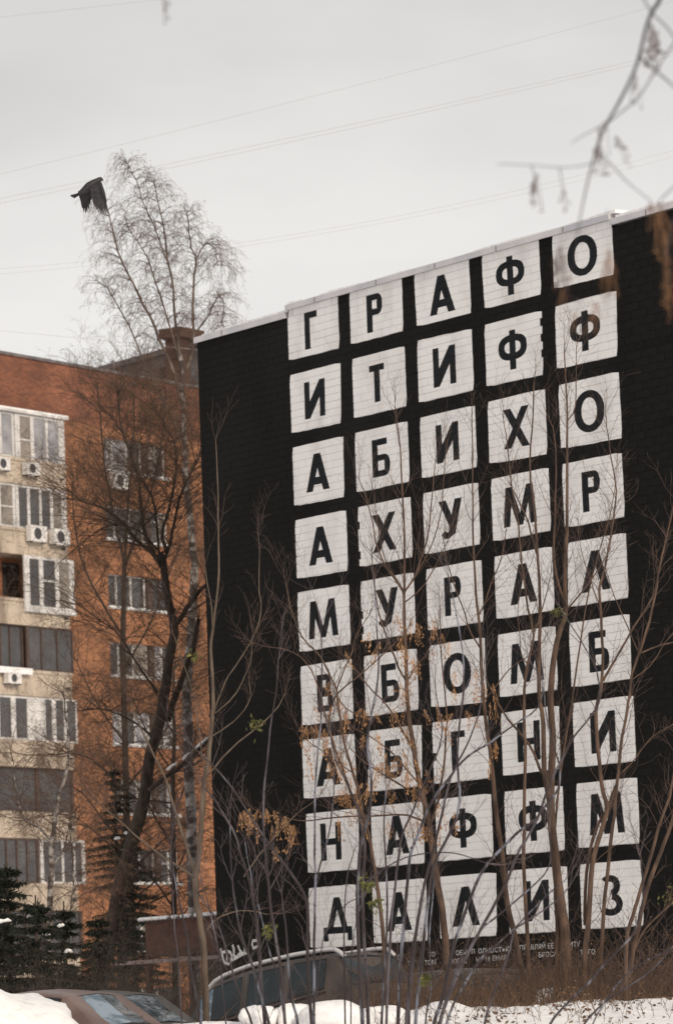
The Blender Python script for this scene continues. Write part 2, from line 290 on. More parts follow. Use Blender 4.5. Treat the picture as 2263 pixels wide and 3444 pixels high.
def strokes(ch, x0, x1, y0, y1, t=0.108):
    P = []; xc = (x0+x1)/2; h = y1-y0
    def rect(a, b, c, d): P.append([(a, c), (b, c), (b, d), (a, d)])
    def ring(ax, bx, ay, by, tx, ty, a0=0, a1=360, p=2.0, n=18):
        cx_, cy_ = (ax+bx)/2, (ay+by)/2; rx, ry = (bx-ax)/2, (by-ay)/2
        def e(an, rx, ry):
            c, s = math.cos(R(an)), math.sin(R(an)); return (cx_+rx*math.copysign(abs(c)**(2/p), c), cy_-ry*math.copysign(abs(s)**(2/p), s))
        for i in range(n):
            q0 = a0+(a1-a0)*i/n; q1 = a0+(a1-a0)*(i+1)/n
            P.append([e(q0, rx, ry), e(q1, rx, ry), e(q1, rx-tx, ry-ty), e(q0, rx-tx, ry-ty)])
    def bowl(a, b, ay, by):
        xm = b-(b-a)*0.5; ty = t*0.95
        rect(a, xm, ay, ay+ty); rect(a, xm, by-ty, by); ring(xm-(b-xm), b, ay, by, t, ty, -90, 90, 2.3, 9)
    if ch == 'Г': rect(x0, x0+t, y0, y1); rect(x0+t, x1, y0, y0+t)
    elif ch == 'Р': rect(x0, x0+t, y0, y1); bowl(x0+t, x1+.01, y0, y0+.56*h)
    elif ch in 'АЛ':
        w_ = t*1.2
        P.append([(x0, y1), (x0+w_, y1), (xc+w_/2, y0), (xc-w_/2, y0)]); P.append([(x1-w_, y1), (x1, y1), (xc+w_/2, y0), (xc-w_/2, y0)])
        if ch == 'А':
            f = 0.30; P.append([(x0+w_*.5+(xc-x0-w_*.5)*f, y1-h*f-.045), (x1-w_*.5-(x1-xc-w_*.5)*f, y1-h*f-.045), (x1-w_*.5-(x1-xc-w_*.5)*.17, y1-h*.17), (x0+w_*.5+(xc-x0-w_*.5)*.17, y1-h*.17)])
    elif ch == 'Ф': rect(xc-t/2, xc+t/2, y0, y1); ring(x0, x1, y0+.11*h, y0+.76*h, t*1.02, t, 0, 360, 2.5, 24)
    elif ch == 'О': ring(x0, x1, y0-.01, y1+.01, t*1.15, t*1.05, 0, 360, 2.1, 28)
    elif ch == 'И':
        rect(x0, x0+t, y0, y1); rect(x1-t, x1, y0, y1); P.append([(x0+t, y1), (x0+t*.5, y1), (x0+t*.5, y1-.2), (x1-t, y0), (x1-t*.5, y0), (x1-t*.5, y0+.2)])
    elif ch == 'Т': rect(x0, x1, y0, y0+t); rect(xc-t/2, xc+t/2, y0+t, y1)
    elif ch == 'Б': rect(x0, x0+t, y0, y1); rect(x0+t, x1-.04, y0, y0+t); bowl(x0+t, x1+.01, y0+.42*h, y1)
    elif ch == 'Х':
        w_ = t*1.22; P.append([(x0, y0), (x0+w_, y0), (x1, y1), (x1-w_, y1)]); P.append([(x1, y0), (x1-w_, y0), (x0, y1), (x0+w_, y1)])
    elif ch == 'У':
        w_ = t*1.2; P.append([(x0, y0), (x0+w_, y0), (xc+.07, y0+.62*h), (xc-.04, y0+.66*h)])
        P.append([(x1, y0), (x1-w_, y0), (xc-.06, y1-.12*h), (xc+.07, y1-.10*h)])
        P.append([(xc+.07, y1-.10*h), (xc-.045, y1), (xc-.06, y1-.14*h)]); P.append([(xc-.045, y1), (x0+.10, y1), (x0+.08, y1-.12), (xc-.04, y1-.13*h)])
        P.append([(x0+.10, y1), (x0+.03, y1-.07), (x0+.09, y1-.14), (x0+.16, y1-.09)])
    elif ch == 'М':
        w_ = t*1.05
        P.append([(x0, y1), (x0+w_, y1), (x0+w_*1.45, y0), (x0+w_*.45, y0)]); P.append([(x1, y1), (x1-w_, y1), (x1-w_*1.45, y0), (x1-w_*.45, y0)])
        P.append([(x0+w_*.45, y0), (x0+w_*1.45, y0), (xc+.055, y1), (xc-.045, y1)]); P.append([(x1-w_*.45, y0), (x1-w_*1.45, y0), (xc-.055, y1), (xc+.045, y1)])
    elif ch == 'В': rect(x0, x0+t, y0, y1); bowl(x0+t, x1-.02, y0, y0+.52*h); bowl(x0+t, x1+.01, y0+.44*h, y1)
    elif ch == 'Н': rect(x0, x0+t, y0, y1); rect(x1-t, x1, y0, y1); rect(x0+t, x1-t, y0+.42*h, y0+.42*h+t)
    elif ch == 'З':
        ring(x0-.04, x1-.02, y0, y0+.54*h, t, t*.95, -80, 140, 2.1, 12); ring(x0-.06, x1+.01, y0+.44*h, y1, t, t*.95, -140, 82, 2.1, 12)
    elif ch == 'Д':
        w_ = t*1.15
        P.append([(x0+.05, y1-.1), (x0+.05+w_, y1-.1), (xc+w_/2, y0), (xc-w_/2, y0)]); P.append([(x1-.05-w_, y1-.1), (x1-.05, y1-.1), (xc+w_/2, y0), (xc-w_/2, y0)])
        rect(x0-.03, x1+.03, y1-.14, y1-.03); rect(x0-.03, x0+.07, y1-.03, y1+.09); rect(x1-.07, x1+.03, y1-.03, y1+.09)
    return P
WID = {'Г':(.33,.58),'Р':(.32,.61),'А':(.25,.715),'Ф':(.23,.73),'О':(.24,.74),'И':(.28,.69),'Т':(.32,.60),'Б':(.315,.64),'Х':(.26,.71),'У':(.28,.70),'М':(.195,.77),'В':(.31,.61),'Н':(.27,.665),'Л':(.22,.71),'З':(.35,.67),'Д':(.29,.81)}
# brick layout: stretcher courses of long blocks, every tenth course a header course
def course_bricks(k):
    z1 = -(k)*CH; z0 = z1-CH
    L_ = 0.235 if k % 10 == 7 else 0.47
    off = 0.0 if k % 2 == 0 else L_/2
    out = []; i = math.floor((BX0-off)/L_)
    while True:
        a = off+i*L_; b = a+L_; i += 1
        if a >= BX1: break
        a = max(a, BX0); b = min(b, BX1)
        if b-a > 0.03: out.append((a, b, z0, z1))
    return out
J = 0.0045
def pin(pt, poly):
    x, y = pt; c = False; n = len(poly)
    for i in range(n):
        x1_, y1_ = poly[i]; x2_, y2_ = poly[(i+1) % n]
        if (y1_ > y) != (y2_ > y) and x < (x2_-x1_)*(y-y1_)/(y2_-y1_)+x1_: c = not c
    return c
allb = []
for k in range(2, int(-ZBOT/CH)):
    for b in course_bricks(k): allb.append((k, b))
# upper course hidden by the coping is cut to the wall top
allb = [(k, (a, b, c, min(d, ZTOP+0.16))) for k, (a, b, c, d) in allb]
allb += [(1, (a, b, c, d)) for (a, b, c, d) in course_bricks(1) if a > -0.05 and b < 11.15]
tiles = []
GP, GW, GH = 2.2955, 1.876, 1.2585
for r_ in range(9):
    for c_ in range(5):
        cc = CORN.get((r_, c_), {})
        q = {'TL': (c_*GP, -r_*1.56), 'TR': (c_*GP+GW, -r_*1.56), 'BL': (c_*GP, -r_*1.56-GH), 'BR': (c_*GP+GW, -r_*1.56-GH)}
        q.update(cc)
        if r_ == 0: q['TL'] = (q['TL'][0], 0.0); q['TR'] = (q['TR'][0], 0.0)
        tiles.append((r_, c_, q))
used = set(); black_f = MB()
def bfront(mb, a, b, c, d, o): mb.quad(W(a, o, c), W(b, o, c), W(b, o, d), W(a, o, d))
def bsides(mb, a, b, c, d, o):
    for (p, q) in (((a, c), (b, c)), ((b, c), (b, d)), ((b, d), (a, d)), ((a, d), (a, c))):
        mb.quad(W(p[0], o, p[1]), W(p[0], -0.014, p[1]), W(q[0], -0.014, q[1]), W(q[0], o, q[1]))
ROWN = ['top row', 'second row', 'third row', 'fourth row', 'fifth row', 'sixth row', 'seventh row', 'eighth row', 'bottom row']
trnd = random.Random(11)
for (r_, c_, q) in tiles:
    ch = TILE_T[r_][c_]
    def uv(u, v):
        ax = q['TL'][0]*(1-u)+q['TR'][0]*u; az = q['TL'][1]*(1-u)+q['TR'][1]*u
        bx = q['BL'][0]*(1-u)+q['BR'][0]*u; bz = q['BL'][1]*(1-u)+q['BR'][1]*u
        return (ax*(1-v)+bx*v, az*(1-v)+bz*v)
    top = 0.0 if r_ else 0.10
    # hand-painted outline, slightly wavering, corners a little rounded
    edge = []
    def side(u1, v1, u2, v2, n):
        for i in range(n):
            f = i/n; e = 0.0 if i == 0 else 0.006; x, z = uv(u1+(u2-u1)*f, v1+(v2-v1)*f)
            edge.append((x+trnd.uniform(-e, e), z+trnd.uniform(-e, e)))
    g_ = 0.018
    side(g_, top, 1-g_, top, 9); side(1, top+g_, 1, 1-g_, 8); side(1-g_, 1, g_, 1, 9); side(0, 1-g_, 0, top+g_, 8)
    x0, x1 = WID[ch]; v0, v1 = (.19, .815)
    if r_ == 0: v0, v1 = (.255, .885)
    if (r_, c_) == (8, 0): x0, x1 = .32, .86
    if (r_, c_) == (8, 4): v0, v1 = .20, .82
    st = [[uv(*p) for p in pl] for pl in strokes(ch, x0, x1, v0, v1)]
    xs = [p[0] for p in edge]; zs = [p[1] for p in edge]
    lo = (min(xs), min(zs)); hi = (max(xs), max(zs))
    mine = []
    for bi, (k, (a, b, c, d)) in enumerate(allb):
        if b > lo[0] and a < hi[0] and d > lo[1] and c < hi[1]:
            mine.append(bi); used.add(bi)
    # points and edges for the planar split
    vs = []; es = []
    def addpoly(pl):
        i0 = len(vs); vs.extend(Vector(p) for p in pl); es.extend((i0+i, i0+(i+1) % len(pl)) for i in range(len(pl)))
    for bi in mine:
        a, b, c, d = allb[bi][1]; addpoly([(a+J, c+J), (b-J, c+J), (b-J, d-J), (a+J, d-J)])
    addpoly(edge)
    for pl in st: addpoly(pl)
    res = delaunay_2d_cdt(vs, es, [], 0, 1e-5)
    V2, FF = res[0], res[2]
    wf = MB(); lf = MB()
    jit = {bi: trnd.uniform(-0.002, 0.002) for bi in mine}
    for f in FF:
        cx_ = sum(V2[i][0] for i in f)/3; cz_ = sum(V2[i][1] for i in f)/3
        hb = None
        for bi in mine:
            a, b, c, d = allb[bi][1]
            if a+J < cx_ < b-J and c+J < cz_ < d-J: hb = bi; break
        inside = pin((cx_, cz_), edge)
        isl = inside and any(pin((cx_, cz_), pl) for pl in st)
        if hb is None: continue
        tgt = lf if isl else (wf if inside else black_f)
        o = jit[hb]; tgt.poly([W(V2[i][0], o, V2[i][1]) for i in f])
    for bi in mine:
        a, b, c, d = allb[bi][1]; a += J; b -= J; c += J; d -= J; o = jit[bi]; e_ = 0.006
        for (p, q_, n_, dx, dz) in (((a, c), (b, c), 8, 0, e_), ((b, c), (b, d), 3, -e_, 0), ((b, d), (a, d), 8, 0, -e_), ((a, d), (a, c), 3, e_, 0)):
            for i in range(n_):
                p0 = (p[0]+(q_[0]-p[0])*i/n_, p[1]+(q_[1]-p[1])*i/n_); p1 = (p[0]+(q_[0]-p[0])*(i+1)/n_, p[1]+(q_[1]-p[1])*(i+1)/n_)
                m_ = ((p0[0]+p1[0])/2+dx, (p0[1]+p1[1])/2+dz); ins = pin(m_, edge); isl = ins and any(pin(m_, pl) for pl in st)
                (lf if isl else (wf if ins else black_f)).quad(W(p0[0], o, p0[1]), W(p0[0], -0.014, p0[1]), W(p1[0], -0.014, p1[1]), W(p1[0], o, p1[1]))
    wo_ = wf.build('painted_square', M['white'], mural)
    wo_['label'] = 'white square with the letter %s, %s' % (ch, ROWN[r_])
    jm = MB(); inner = []
    for i, p in enumerate(edge):
        inner.append((p[0]+(0.028 if p[0] < (lo[0]+hi[0])/2-0.8 else (-0.012 if p[0] > (lo[0]+hi[0])/2+0.8 else 0)), p[1]))
    jm.poly([W(p[0], -0.0095, p[1]) for p in inner]); jm.build('mortar_joint', M['whitejoint'], wo_)
    lt = lf
    for pl in st: lt.poly([W(p[0], -0.0085+0.0002*st.index(pl) % 0.002, p[1]) for p in pl])
    lt.build('letter', M['letter'], wo_)
rest = [b for i, (k, b) in enumerate(allb) if i not in used]
rest.sort(key=lambda b: -b[1])
# the nearest black bricks, singly; alike ones share their mesh
proto = {}
nb = 0; stuffb = black_f
for (a, b, c, d) in rest:
    w_, h_ = round(b-a, 3), round(d-c, 3)
    if nb < 290 and w_ > 0.4 and c > -14.2 and a < 12.7 and b > 11.3 and h_ > .15:
        key = (w_, h_)
        if key not in proto:
            mb = MB(); X = WX; Nn = WN; Z = Vector((0, 0, 1))
            def fn(x, y, z): return X*x + Nn*y + Z*z
            mb.boxf(fn, (-w_/2+J, -0.014, -h_/2+J), (w_/2-J, 0.0, h_/2-J)); proto[key] = mb.mesh('brick', M['black'])
        o = bpy.data.objects.new('brick', proto[key]); C.objects.link(o); o.parent = mural
        o.location = W((a+b)/2, rnd.uniform(-0.002, 0.002), (c+d)/2) - origin; nb += 1
    else:
        o_ = rnd.uniform(-0.002, 0.002); bfront(stuffb, a+J, b-J, c+J, d-J, o_); bsides(stuffb, a+J, b-J, c+J, d-J, o_)
bk = black_f.build('brickwork', M['black'], mural); bk['kind'] = 'stuff'
# coping: low at both ends, one step higher over the letters
def coping(xa, xb, zt, zb):
    mb = MB(); mb.boxf(W, (xa, -13.1, zb+0.01), (xb, 0.05, zt)); mb.boxf(W, (xa, 0.052, zb), (xb, 0.062, zt-0.006))
    o = mb.build('coping', M['coping'], mural); s = MB(); x = xa+1.1
    while x < xb-0.4:
        s.boxf(W, (x, 0.063, zb), (x+0.03, 0.068, zt-0.01)); x += 2.05+0.2*rnd.random()
    s.build('seam', M['copingjoint'], o); return o
coping(BX0-0.04, -0.03, -0.19, -0.325); coping(0.0, 11.03, -0.045, -0.165); coping(11.06, BX1+0.04, -0.155, -0.275)
# snow lying along the roof edge
sn = MB()
for i in range(60):
    x = BX0+0.2+i*(BX1-BX0)/60; raised = 0 < x < 11
    z = (-0.045 if raised else -0.16); h_ = 0.02+0.05*vn(x*1.3, 3, 8)
    if not raised and x < 0: z = -0.19
    sn.boxf(W, (x, -0.6, z), (x+(BX1-BX0)/60+0.002, 0.0, z+h_))
sn.build('roof_snow', M['snow'], mural)
# lines of small white writing low on the wall
def text_mesh(body, size):
    cu_ = bpy.data.curves.new('t', 'FONT'); cu_.body = body; cu_.size = size; cu_.resolution_u = 2
    ob = bpy.data.objects.new('t', cu_); C.objects.link(ob); dg = bpy.context.evaluated_depsgraph_get()
    me = ob.evaluated_get(dg).to_mesh(); vs_ = [v.co.copy() for v in me.vertices]; fs = [tuple(p.vertices) for p in me.polygons]
    ob.evaluated_get(dg).to_mesh_clear(); bpy.data.objects.remove(ob); return vs_, fs
def wall_text(body, X, Z, size, name='lettering', mt='text', sxf=1.3):
    vs_, fs = text_mesh(body, size); mb = MB(); mb.v = [tuple(W(X+v.x*sxf, 0.006, Z+v.y)) for v in vs_]; mb.f = fs
    return mb.build(name, M[mt], mural)
for body, sx_, sy_ in (('О', 1335, 3228), ('ТО', 1440, 3219), ('ОБЫ', 1532, 3213), ('П', 1585, 3209), ('ОЛНО', 1608, 3207), ('СТЬЮ', 1663, 3203), ('УПРАВЛЯЙ ЕЁ', 1735, 3197), ('С СИТУ', 1880, 3188),
                      ('Т', 1370, 3249), ('ТОМ', 1428, 3246), ('И ПОГАС', 1493, 3243), ('Ы', 1600, 3236), ('М', 1632, 3234), ('ЕНИЯ', 1655, 3231), ('БРОСАТ', 1810, 3220), ('ТОГО', 1950, 3212)):
    P = hit(W(0, 0, 0), WN, sx_, sy_); q = RZ.inverted() @ (P-EYE) + CW; wall_text(body, q.x, q.z, 0.135)
# sprayed tag near the left corner
def spray(pts, rad=0.035, name='graffiti_stroke'):
    mb = MB(); P = []
    for (sx_, sy_) in pts:
        p = hit(W(0, 0.01, 0), WN, sx_, sy_); P.append(p)
    mb.tube(P, rad, 6)
    # flatten onto the wall
    mb.v = [tuple(Vector(v)-WN*((Vector(v)-W(0, 0.008, 0)).dot(WN))*0.85) for v in mb.v]
    return mb.build(name, M['text'], mural)
spray([(741, 3191), (746, 3205), (750, 3225), (757, 3240), (768, 3243), (777, 3232), (780, 3215), (775, 3203), (764, 3200), (748, 3203)])
spray([(782, 3178), (787, 3195), (786, 3212), (793, 3222), (806, 3208), (813, 3200)], 0.04)
spray([(780, 3230), (795, 3222), (812, 3212), (830, 3205)], 0.03)
spray([(800, 3180), (806, 3195), (814, 3210), (822, 3200), (824, 3186)], 0.03)
spray([(868, 3163), (850, 3164), (848, 3176), (852, 3190), (872, 3180)], 0.03)
spray([(764, 3203), (762, 3240)], 0.02)

# ---------------------------------------------------------------- nine-storey brick block on the left
A = R(34); FD = Vector((math.sin(A), math.cos(A), 0)); FN = Vector((math.cos(A), -math.sin(A), 0)); FP = at(470, 2058, 174.5); FP.z = 0
def B(u, o, z): return FP + FD*u + FN*o + Vector((0, 0, z))
def bu(sx_, sy_, o=0.0):
    p = hit(B(0, o, 0), FN, sx_, sy_)-FP; return p.dot(FD), p.z
apt = thing('apartment_block', B(-4, 0, 1), 'orange brick nine-storey apartment block with a stack of glazed balconies on its left', 'building')
U0, U1 = -24.0, 13.0; ROOF = 29.02
def bwall(parts, name='wall', mt='brickO'):
    mb = MB()
    for (a, b, c, d) in parts: mb.boxf(B, (a, -0.42, c), (b, 0.0, d))
    o = mb.build(name, M[mt], apt); uvproj(o.data, FD, Vector((0, 0, 1)), B(0, 0, 0)); return o
SILL = [24.85-2.78*k for k in range(9)]
wins = [(-2.1, -0.62, 0), (-0.62, 0.78, 1), (0.78, 2.25, 2)]
WU0, WU1 = -2.05, 2.22; WH = 1.36
bands = [(U0, U1, SILL[0]+WH+0.0, 26.62)]
for k in range(8): bands.append((U0, U1, SILL[k+1]+WH, SILL[k]))
bands.append((U0, U1, -2, SILL[8]))
piers = []
for k in range(9):
    piers += [(U0, -13.0, SILL[k], SILL[k]+WH), (-6.0, WU0, SILL[k], SILL[k]+WH), (WU1, 5.2, SILL[k], SILL[k]+WH), (9.0, U1, SILL[k], SILL[k]+WH)]
    piers += [(-13.0, -11.5, SILL[k], SILL[k]+WH), (-9.8, -8.9, SILL[k], SILL[k]+WH), (-7.6, -6.0, SILL[k], SILL[k]+WH)]
bwall(bands+piers)
bwall([(U0, U1, 26.62, ROOF-0.12)], 'parapet_wall', 'brickR')
inner = MB(); inner.boxf(B, (U0, -13, -2), (U1, -1.2, 27)); inner.build('inner_wall', M['darkroom'], apt)
for (a, b, ya, yb) in ((U0, U0+0.4, -13, -0.43), (U1-0.4, U1, -13, -0.43)):
    mb = MB(); mb.boxf(B, (a, ya, -2), (b, yb, ROOF-0.13)); o = mb.build('side_wall', M['brickO'], apt); uvproj(o.data, FN, Vector((0, 0, 1)), B(0, 0, 0))
mb = MB(); mb.boxf(B, (U0-0.1, -13.1, ROOF-0.12), (U1+0.1, 0.08, ROOF)); mb.build('roof', M['metal'], apt)
brnd = random.Random(5)
def window(u0_, u1_, z0, z1, panes, o=-0.18, fm='winwhite', fw_=0.085, sill=True, rail=None, gl=None, par=apt, head=None, name='window'):
    fr = MB(); g2 = []
    fr.boxf(B, (u0_, o-0.05, z1-fw_), (u1_, o+0.03, z1)); fr.boxf(B, (u0_, o-0.05, z0), (u1_, o+0.03, z0+fw_))
    xs = sorted(set([u0_, u1_]))
    edges_ = [u0_]; prev = u0_
    for (a, b) in panes:
        fr.boxf(B, (prev, o-0.05, z0+fw_), (a, o+0.03, z1-fw_)); prev = b
        g2.append((a, b))
    fr.boxf(B, (prev, o-0.05, z0+fw_), (u1_, o+0.03, z1-fw_))
    wn = fr.build(name, M[fm], par)
    for i, (a, b) in enumerate(g2):
        p = MB(); p.boxf(B, (a, o-0.035, z0+fw_), (b, o-0.01, z1-fw_))
        p.build('pane', M[(gl[i] if gl else brnd.choice(['glass', 'glass', 'glasswarm', 'glass']))], wn)
        if rail and i in rail:
            q_ = MB(); zz = z0+(z1-z0)*rail[i]; q_.boxf(B, (a, o-0.01, zz-0.03), (b, o+0.025, zz+0.03)); q_.build('rail', M[fm], wn)
    if sill:
        s_ = MB(); s_.boxf(B, (u0_-0.08, o-0.02, z0-0.07), (u1_+0.08, 0.10, z0-0.002)); s_.build('sill', M['winwhite'], wn)
        s_ = MB(); s_.boxf(B, (u0_-0.04, o+0.035, z0), (u1_+0.04, 0.09, z0+0.05)); s_.build('sill_snow', M['snow'], wn)
    return wn
for k in range(9):
    z = SILL[k]
    gl = [brnd.choice(['glass', 'glass', 'glassblue', 'glasswarm']) for _ in range(5)]
    fmk = ['winwhite', 'winwhite', 'brownframe', 'winwhite', 'winwhite', 'brownframe', 'winwhite', 'winwhite', 'brownframe'][k]
    window(WU0, 0.62, z, z+WH, [(WU0+.06, -1.38), (-1.28, -0.40), (-0.30, 0.55)], gl=gl[:3], fw_=.05)
    window(0.98, WU1, z, z+WH, [(1.05, 1.57), (1.66, 2.15)], gl=gl[3:], fw_=.05, fm=fmk, rail={0: .6+.1*(k % 2)})
    mb = MB(); mb.boxf(B, (0.62, -0.30, z), (0.98, -0.02, z+WH)); mb.build('infill_panel', M['brownframe'], apt)
    window(5.2, 9.0, z, z+WH, [(5.3, 6.4), (6.55, 7.6), (7.75, 8.9)])
    for (a, b) in ((-11.5, -9.8), (-8.9, -7.6)): window(a, b, z, z+WH, [(a+.1, (a+b)/2-.05), ((a+b)/2+.05, b-.1)], fm='brownframe', sill=False)
# balcony stack
def ub(sx_): return -10.62+sx_*0.0199
BR_ = -6.2; BL_ = -15.0; BO = 1.2
BS = [24.58-2.76*k for k in range(9)]
for k in range(9):
    z = BS[k]; bal = MB()
    bal.boxf(B, (BL_, 0.0, z-1.03), (BR_, BO-0.09, z-0.90))
    bal.boxf(B, (BL_, BO-0.09, z-1.03), (BR_, BO, z)); bal.boxf(B, (BR_-0.09, 0.002, z-0.9), (BR_, BO-0.09, z))
    bo = bal.build('balcony', M['concrete'], apt)
    e = MB(); e.boxf(B, (BL_, BO+0.002, z-0.12), (BR_+0.02, BO+0.05, z+0.0)); e.build('ledge', M['concrete'], bo)
    dp = MB(); dp.tube([B(BR_-0.35, BO-0.02, z-0.62), B(BR_-0.35, BO+0.16, z-0.64)], 0.05, 8); dp.build('drain_pipe', M['acdark'], bo)
    top = BS[k-1]-1.03 if k else z+1.78
    def glaz(s0, s1, panes, **kw):
        zz0 = kw.pop('z0', z+0.0)
        return window(ub(s0), ub(s1), zz0, top-0.02, [(ub(a), ub(b)) for a, b in panes], o=kw.pop('o', BO-0.06), sill=False, **kw)
    if k == 0:
        rf = MB(); rf.boxf(B, (BL_, 0.0, top), (BR_+0.12, BO+0.14, top+0.10)); rf.build('balcony_roof', M['winwhite'], bo)
        s = MB(); s.boxf(B, (BL_, 0.0, top+0.10), (BR_+0.12, BO+0.12, top+0.17)); s.build('roof_snow', M['snow'], bo)
        glaz(-120, 62, [(-100, -70), (-60, -30), (-20, 14), (24, 57)], gl=['glass', 'glassblue', 'glassblue', 'glassblue'])
        glaz(64, 221, [(79, 113), (123, 161), (168, 202)], o=BO-0.02, z0=z-0.12, gl=['glasswarm', 'glassblue', 'glassblue'], rail={0: 0.47})
        gside = MB(); gside.boxf(B, (BR_-0.03, 0.05, z), (BR_+0.02, BO-0.1, top)); gside.build('side_glazing', M['winwhite'], bo)
    elif k == 1:
        glaz(-120, 60, [(-100, -60), (-50, -10), (-2, 3), (15, 53)], gl=['glass', 'glass', 'glass', 'glasswarm'], rail={3: 0.47})
        glaz(62, 224, [(72, 99), (107, 137), (144, 172), (180, 208)], gl=['glass', 'glass', 'glass', 'glasswarm'])
    elif k == 2:
        glaz(74, 232, [(90, 121), (133, 172), (183, 216)], z0=z-0.36, o=BO+0.09, fw_=0.12, gl=['glass', 'glass', 'glasswarm'], rail={1: 0.55})
        bx = MB(); bx.boxf(B, (ub(74), BO+0.002, z-0.50), (ub(234), BO+0.16, z-0.362)); bx.build('box_base', M['winwhite'], bo)
        ap = MB(); ap.boxf(B, (ub(-100), 0.9, z), (ub(-4), 0.95, z+0.3)); ap.build('rail_panel', M['winwhite'], bo)
    elif k == 3:
        glaz(84, 232, [(92, 130), (134, 180), (184, 228)], fm='brownframe', gl=['glass']*3, fw_=0.05)
        glaz(-120, 82, [(-110, -60), (-55, 10), (14, 40), (44, 78)], fm='brownframe', gl=['glass']*4, fw_=0.05, o=BO-0.2)
        s = MB(); s.boxf(B, (ub(-120), BO+0.052, z-0.22), (ub(82), BO+0.26, z+0.02)); s.build('ledge_snow', M['snow'], bo)
    elif k == 4:
        glaz(-120, 82, [(-100, -60), (-50, -10), (-6, 30), (44, 80)], gl=['glass']*4)
        pn = MB(); pn.boxf(B, (ub(82)+.01, BO-0.1, z), (ub(132), BO-0.03, top-0.02)); pn.build('white_panel', M['winwhite'], bo)
        glaz(133, 238, [(137, 158), (170, 196), (205, 234)], fw_=0.06, gl=['glass']*3)
    elif k == 5:
        glaz(-120, 236, [(-100, -20), (-12, 116), (126, 228)], fm='brownframe', gl=['glass']*3, fw_=0.05, o=BO-0.3)
    elif k == 6:
        glaz(-120, 104, [(-100, -50), (-46, 2), (6, 34), (38, 66), (70, 98)], fm='brownframe', gl=['glass']*5, fw_=0.06)
        glaz(108, 250, [(118, 142), (150, 176), (182, 212), (218, 240)], fw_=0.08, gl=['glass']*4)
    else:
        glaz(-120, 236, [(-100, -20), (-12, 50), (60, 116), (126, 228)], fm='brownframe', gl=['glass']*4, fw_=0.05)
def ac(u, z, o, w_=0.62, h_=0.48, side=False):
    b = MB(); b.boxf(B, (u, o+0.02, z), (u+w_, o+0.28, z+h_)); a_ = b.build('air_conditioner', M['acwhite'], apt)
    f = MB(); c_ = B(u+w_*0.42, o+0.29, z+h_*0.5); n_ = 16
    ring = [c_ + FD*math.cos(2*math.pi*i/n_)*h_*0.38 + Vector((0, 0, 1))*math.sin(2*math.pi*i/n_)*h_*0.38 for i in range(n_)]; f.poly(ring)
    f.build('fan_grille', M['acdark'], a_)
    br = MB(); br.boxf(B, (u+.06, o, z-.04), (u+.1, o+.3, z-.002)); br.boxf(B, (u+w_-.1, o, z-.04), (u+w_-.06, o+.3, z-.002)); br.build('bracket', M['acdark'], a_)
ac(ub(-12), BS[0]-0.62, BO+0.05, .75, .5); ac(ub(78), BS[0]-0.66, BO+0.05, .85, .5)
ac(ub(85), BS[1]-0.50, BO+0.05, 1.0, .62); ac(ub(158), BS[1]-0.52, BO+0.05, 1.0, .62)
ac(-1.85, SILL[0]-0.72, 0.0, 1.1, .66); ac(ub(2), BS[3]-0.62, BO+.05, .8, .42)
# vent shaft on the roof, with a wider cap
u_, z_ = bu(634, 1250); vs_ = MB(); vs_.boxf(B, (u_-0.35, -0.9, ROOF), (u_+0.45, -0.2, 31.0)); o = vs_.build('vent_shaft', M['sootbrick'], apt); uvproj(o.data, FD, Vector((0, 0, 1)), B(0, 0, 0))
vc = MB(); vc.boxf(B, (u_-0.5, -1.1, 31.0), (u_+1.25, 0.0, 31.42)); vc.build('cap', M['sootbrick'], o)
uvproj(o.children[0].data, FD, Vector((0, 0, 1)), B(0, 0, 0))
vt = MB(); vt.tube([B(bu(402, 1245)[0], -0.3, ROOF), B(bu(402, 1245)[0], -0.3, ROOF+0.5)], 0.07, 8); vt.build('vent_pipe', M['metal'], apt)
# the wing behind, at right angles
Q0 = at(520, 1190, 196); Q0.z = 0
def Bw(X, o, z): return Q0 + WX*X + WN*o + Vector((0, 0, z))
_p = hit(Bw(0, 0, 0), WN, 520, 1186); zt = _p.z
wing = thing('rear_wing', Bw(0, 0, 1), 'grey rendered top of a building behind the orange block, left of the vent shaft', 'building')
mb = MB(); mb.boxf(Bw, (-26, -12, -1), (14, 0, zt-0.25)); o = mb.build('wall', M['slate'], wing)
mb = MB(); mb.boxf(Bw, (-26.2, -12.2, zt-0.25), (14.2, 0.25, zt)); mb.build('roof', M['metal'], wing)
for X in (-3.4, 0.4):
    mb = MB(); mb.boxf(Bw, (X, 0.003, zt-1.35), (X+.8, 0.04, zt-0.8)); mb.build('hatch', M['darkroom'], wing)

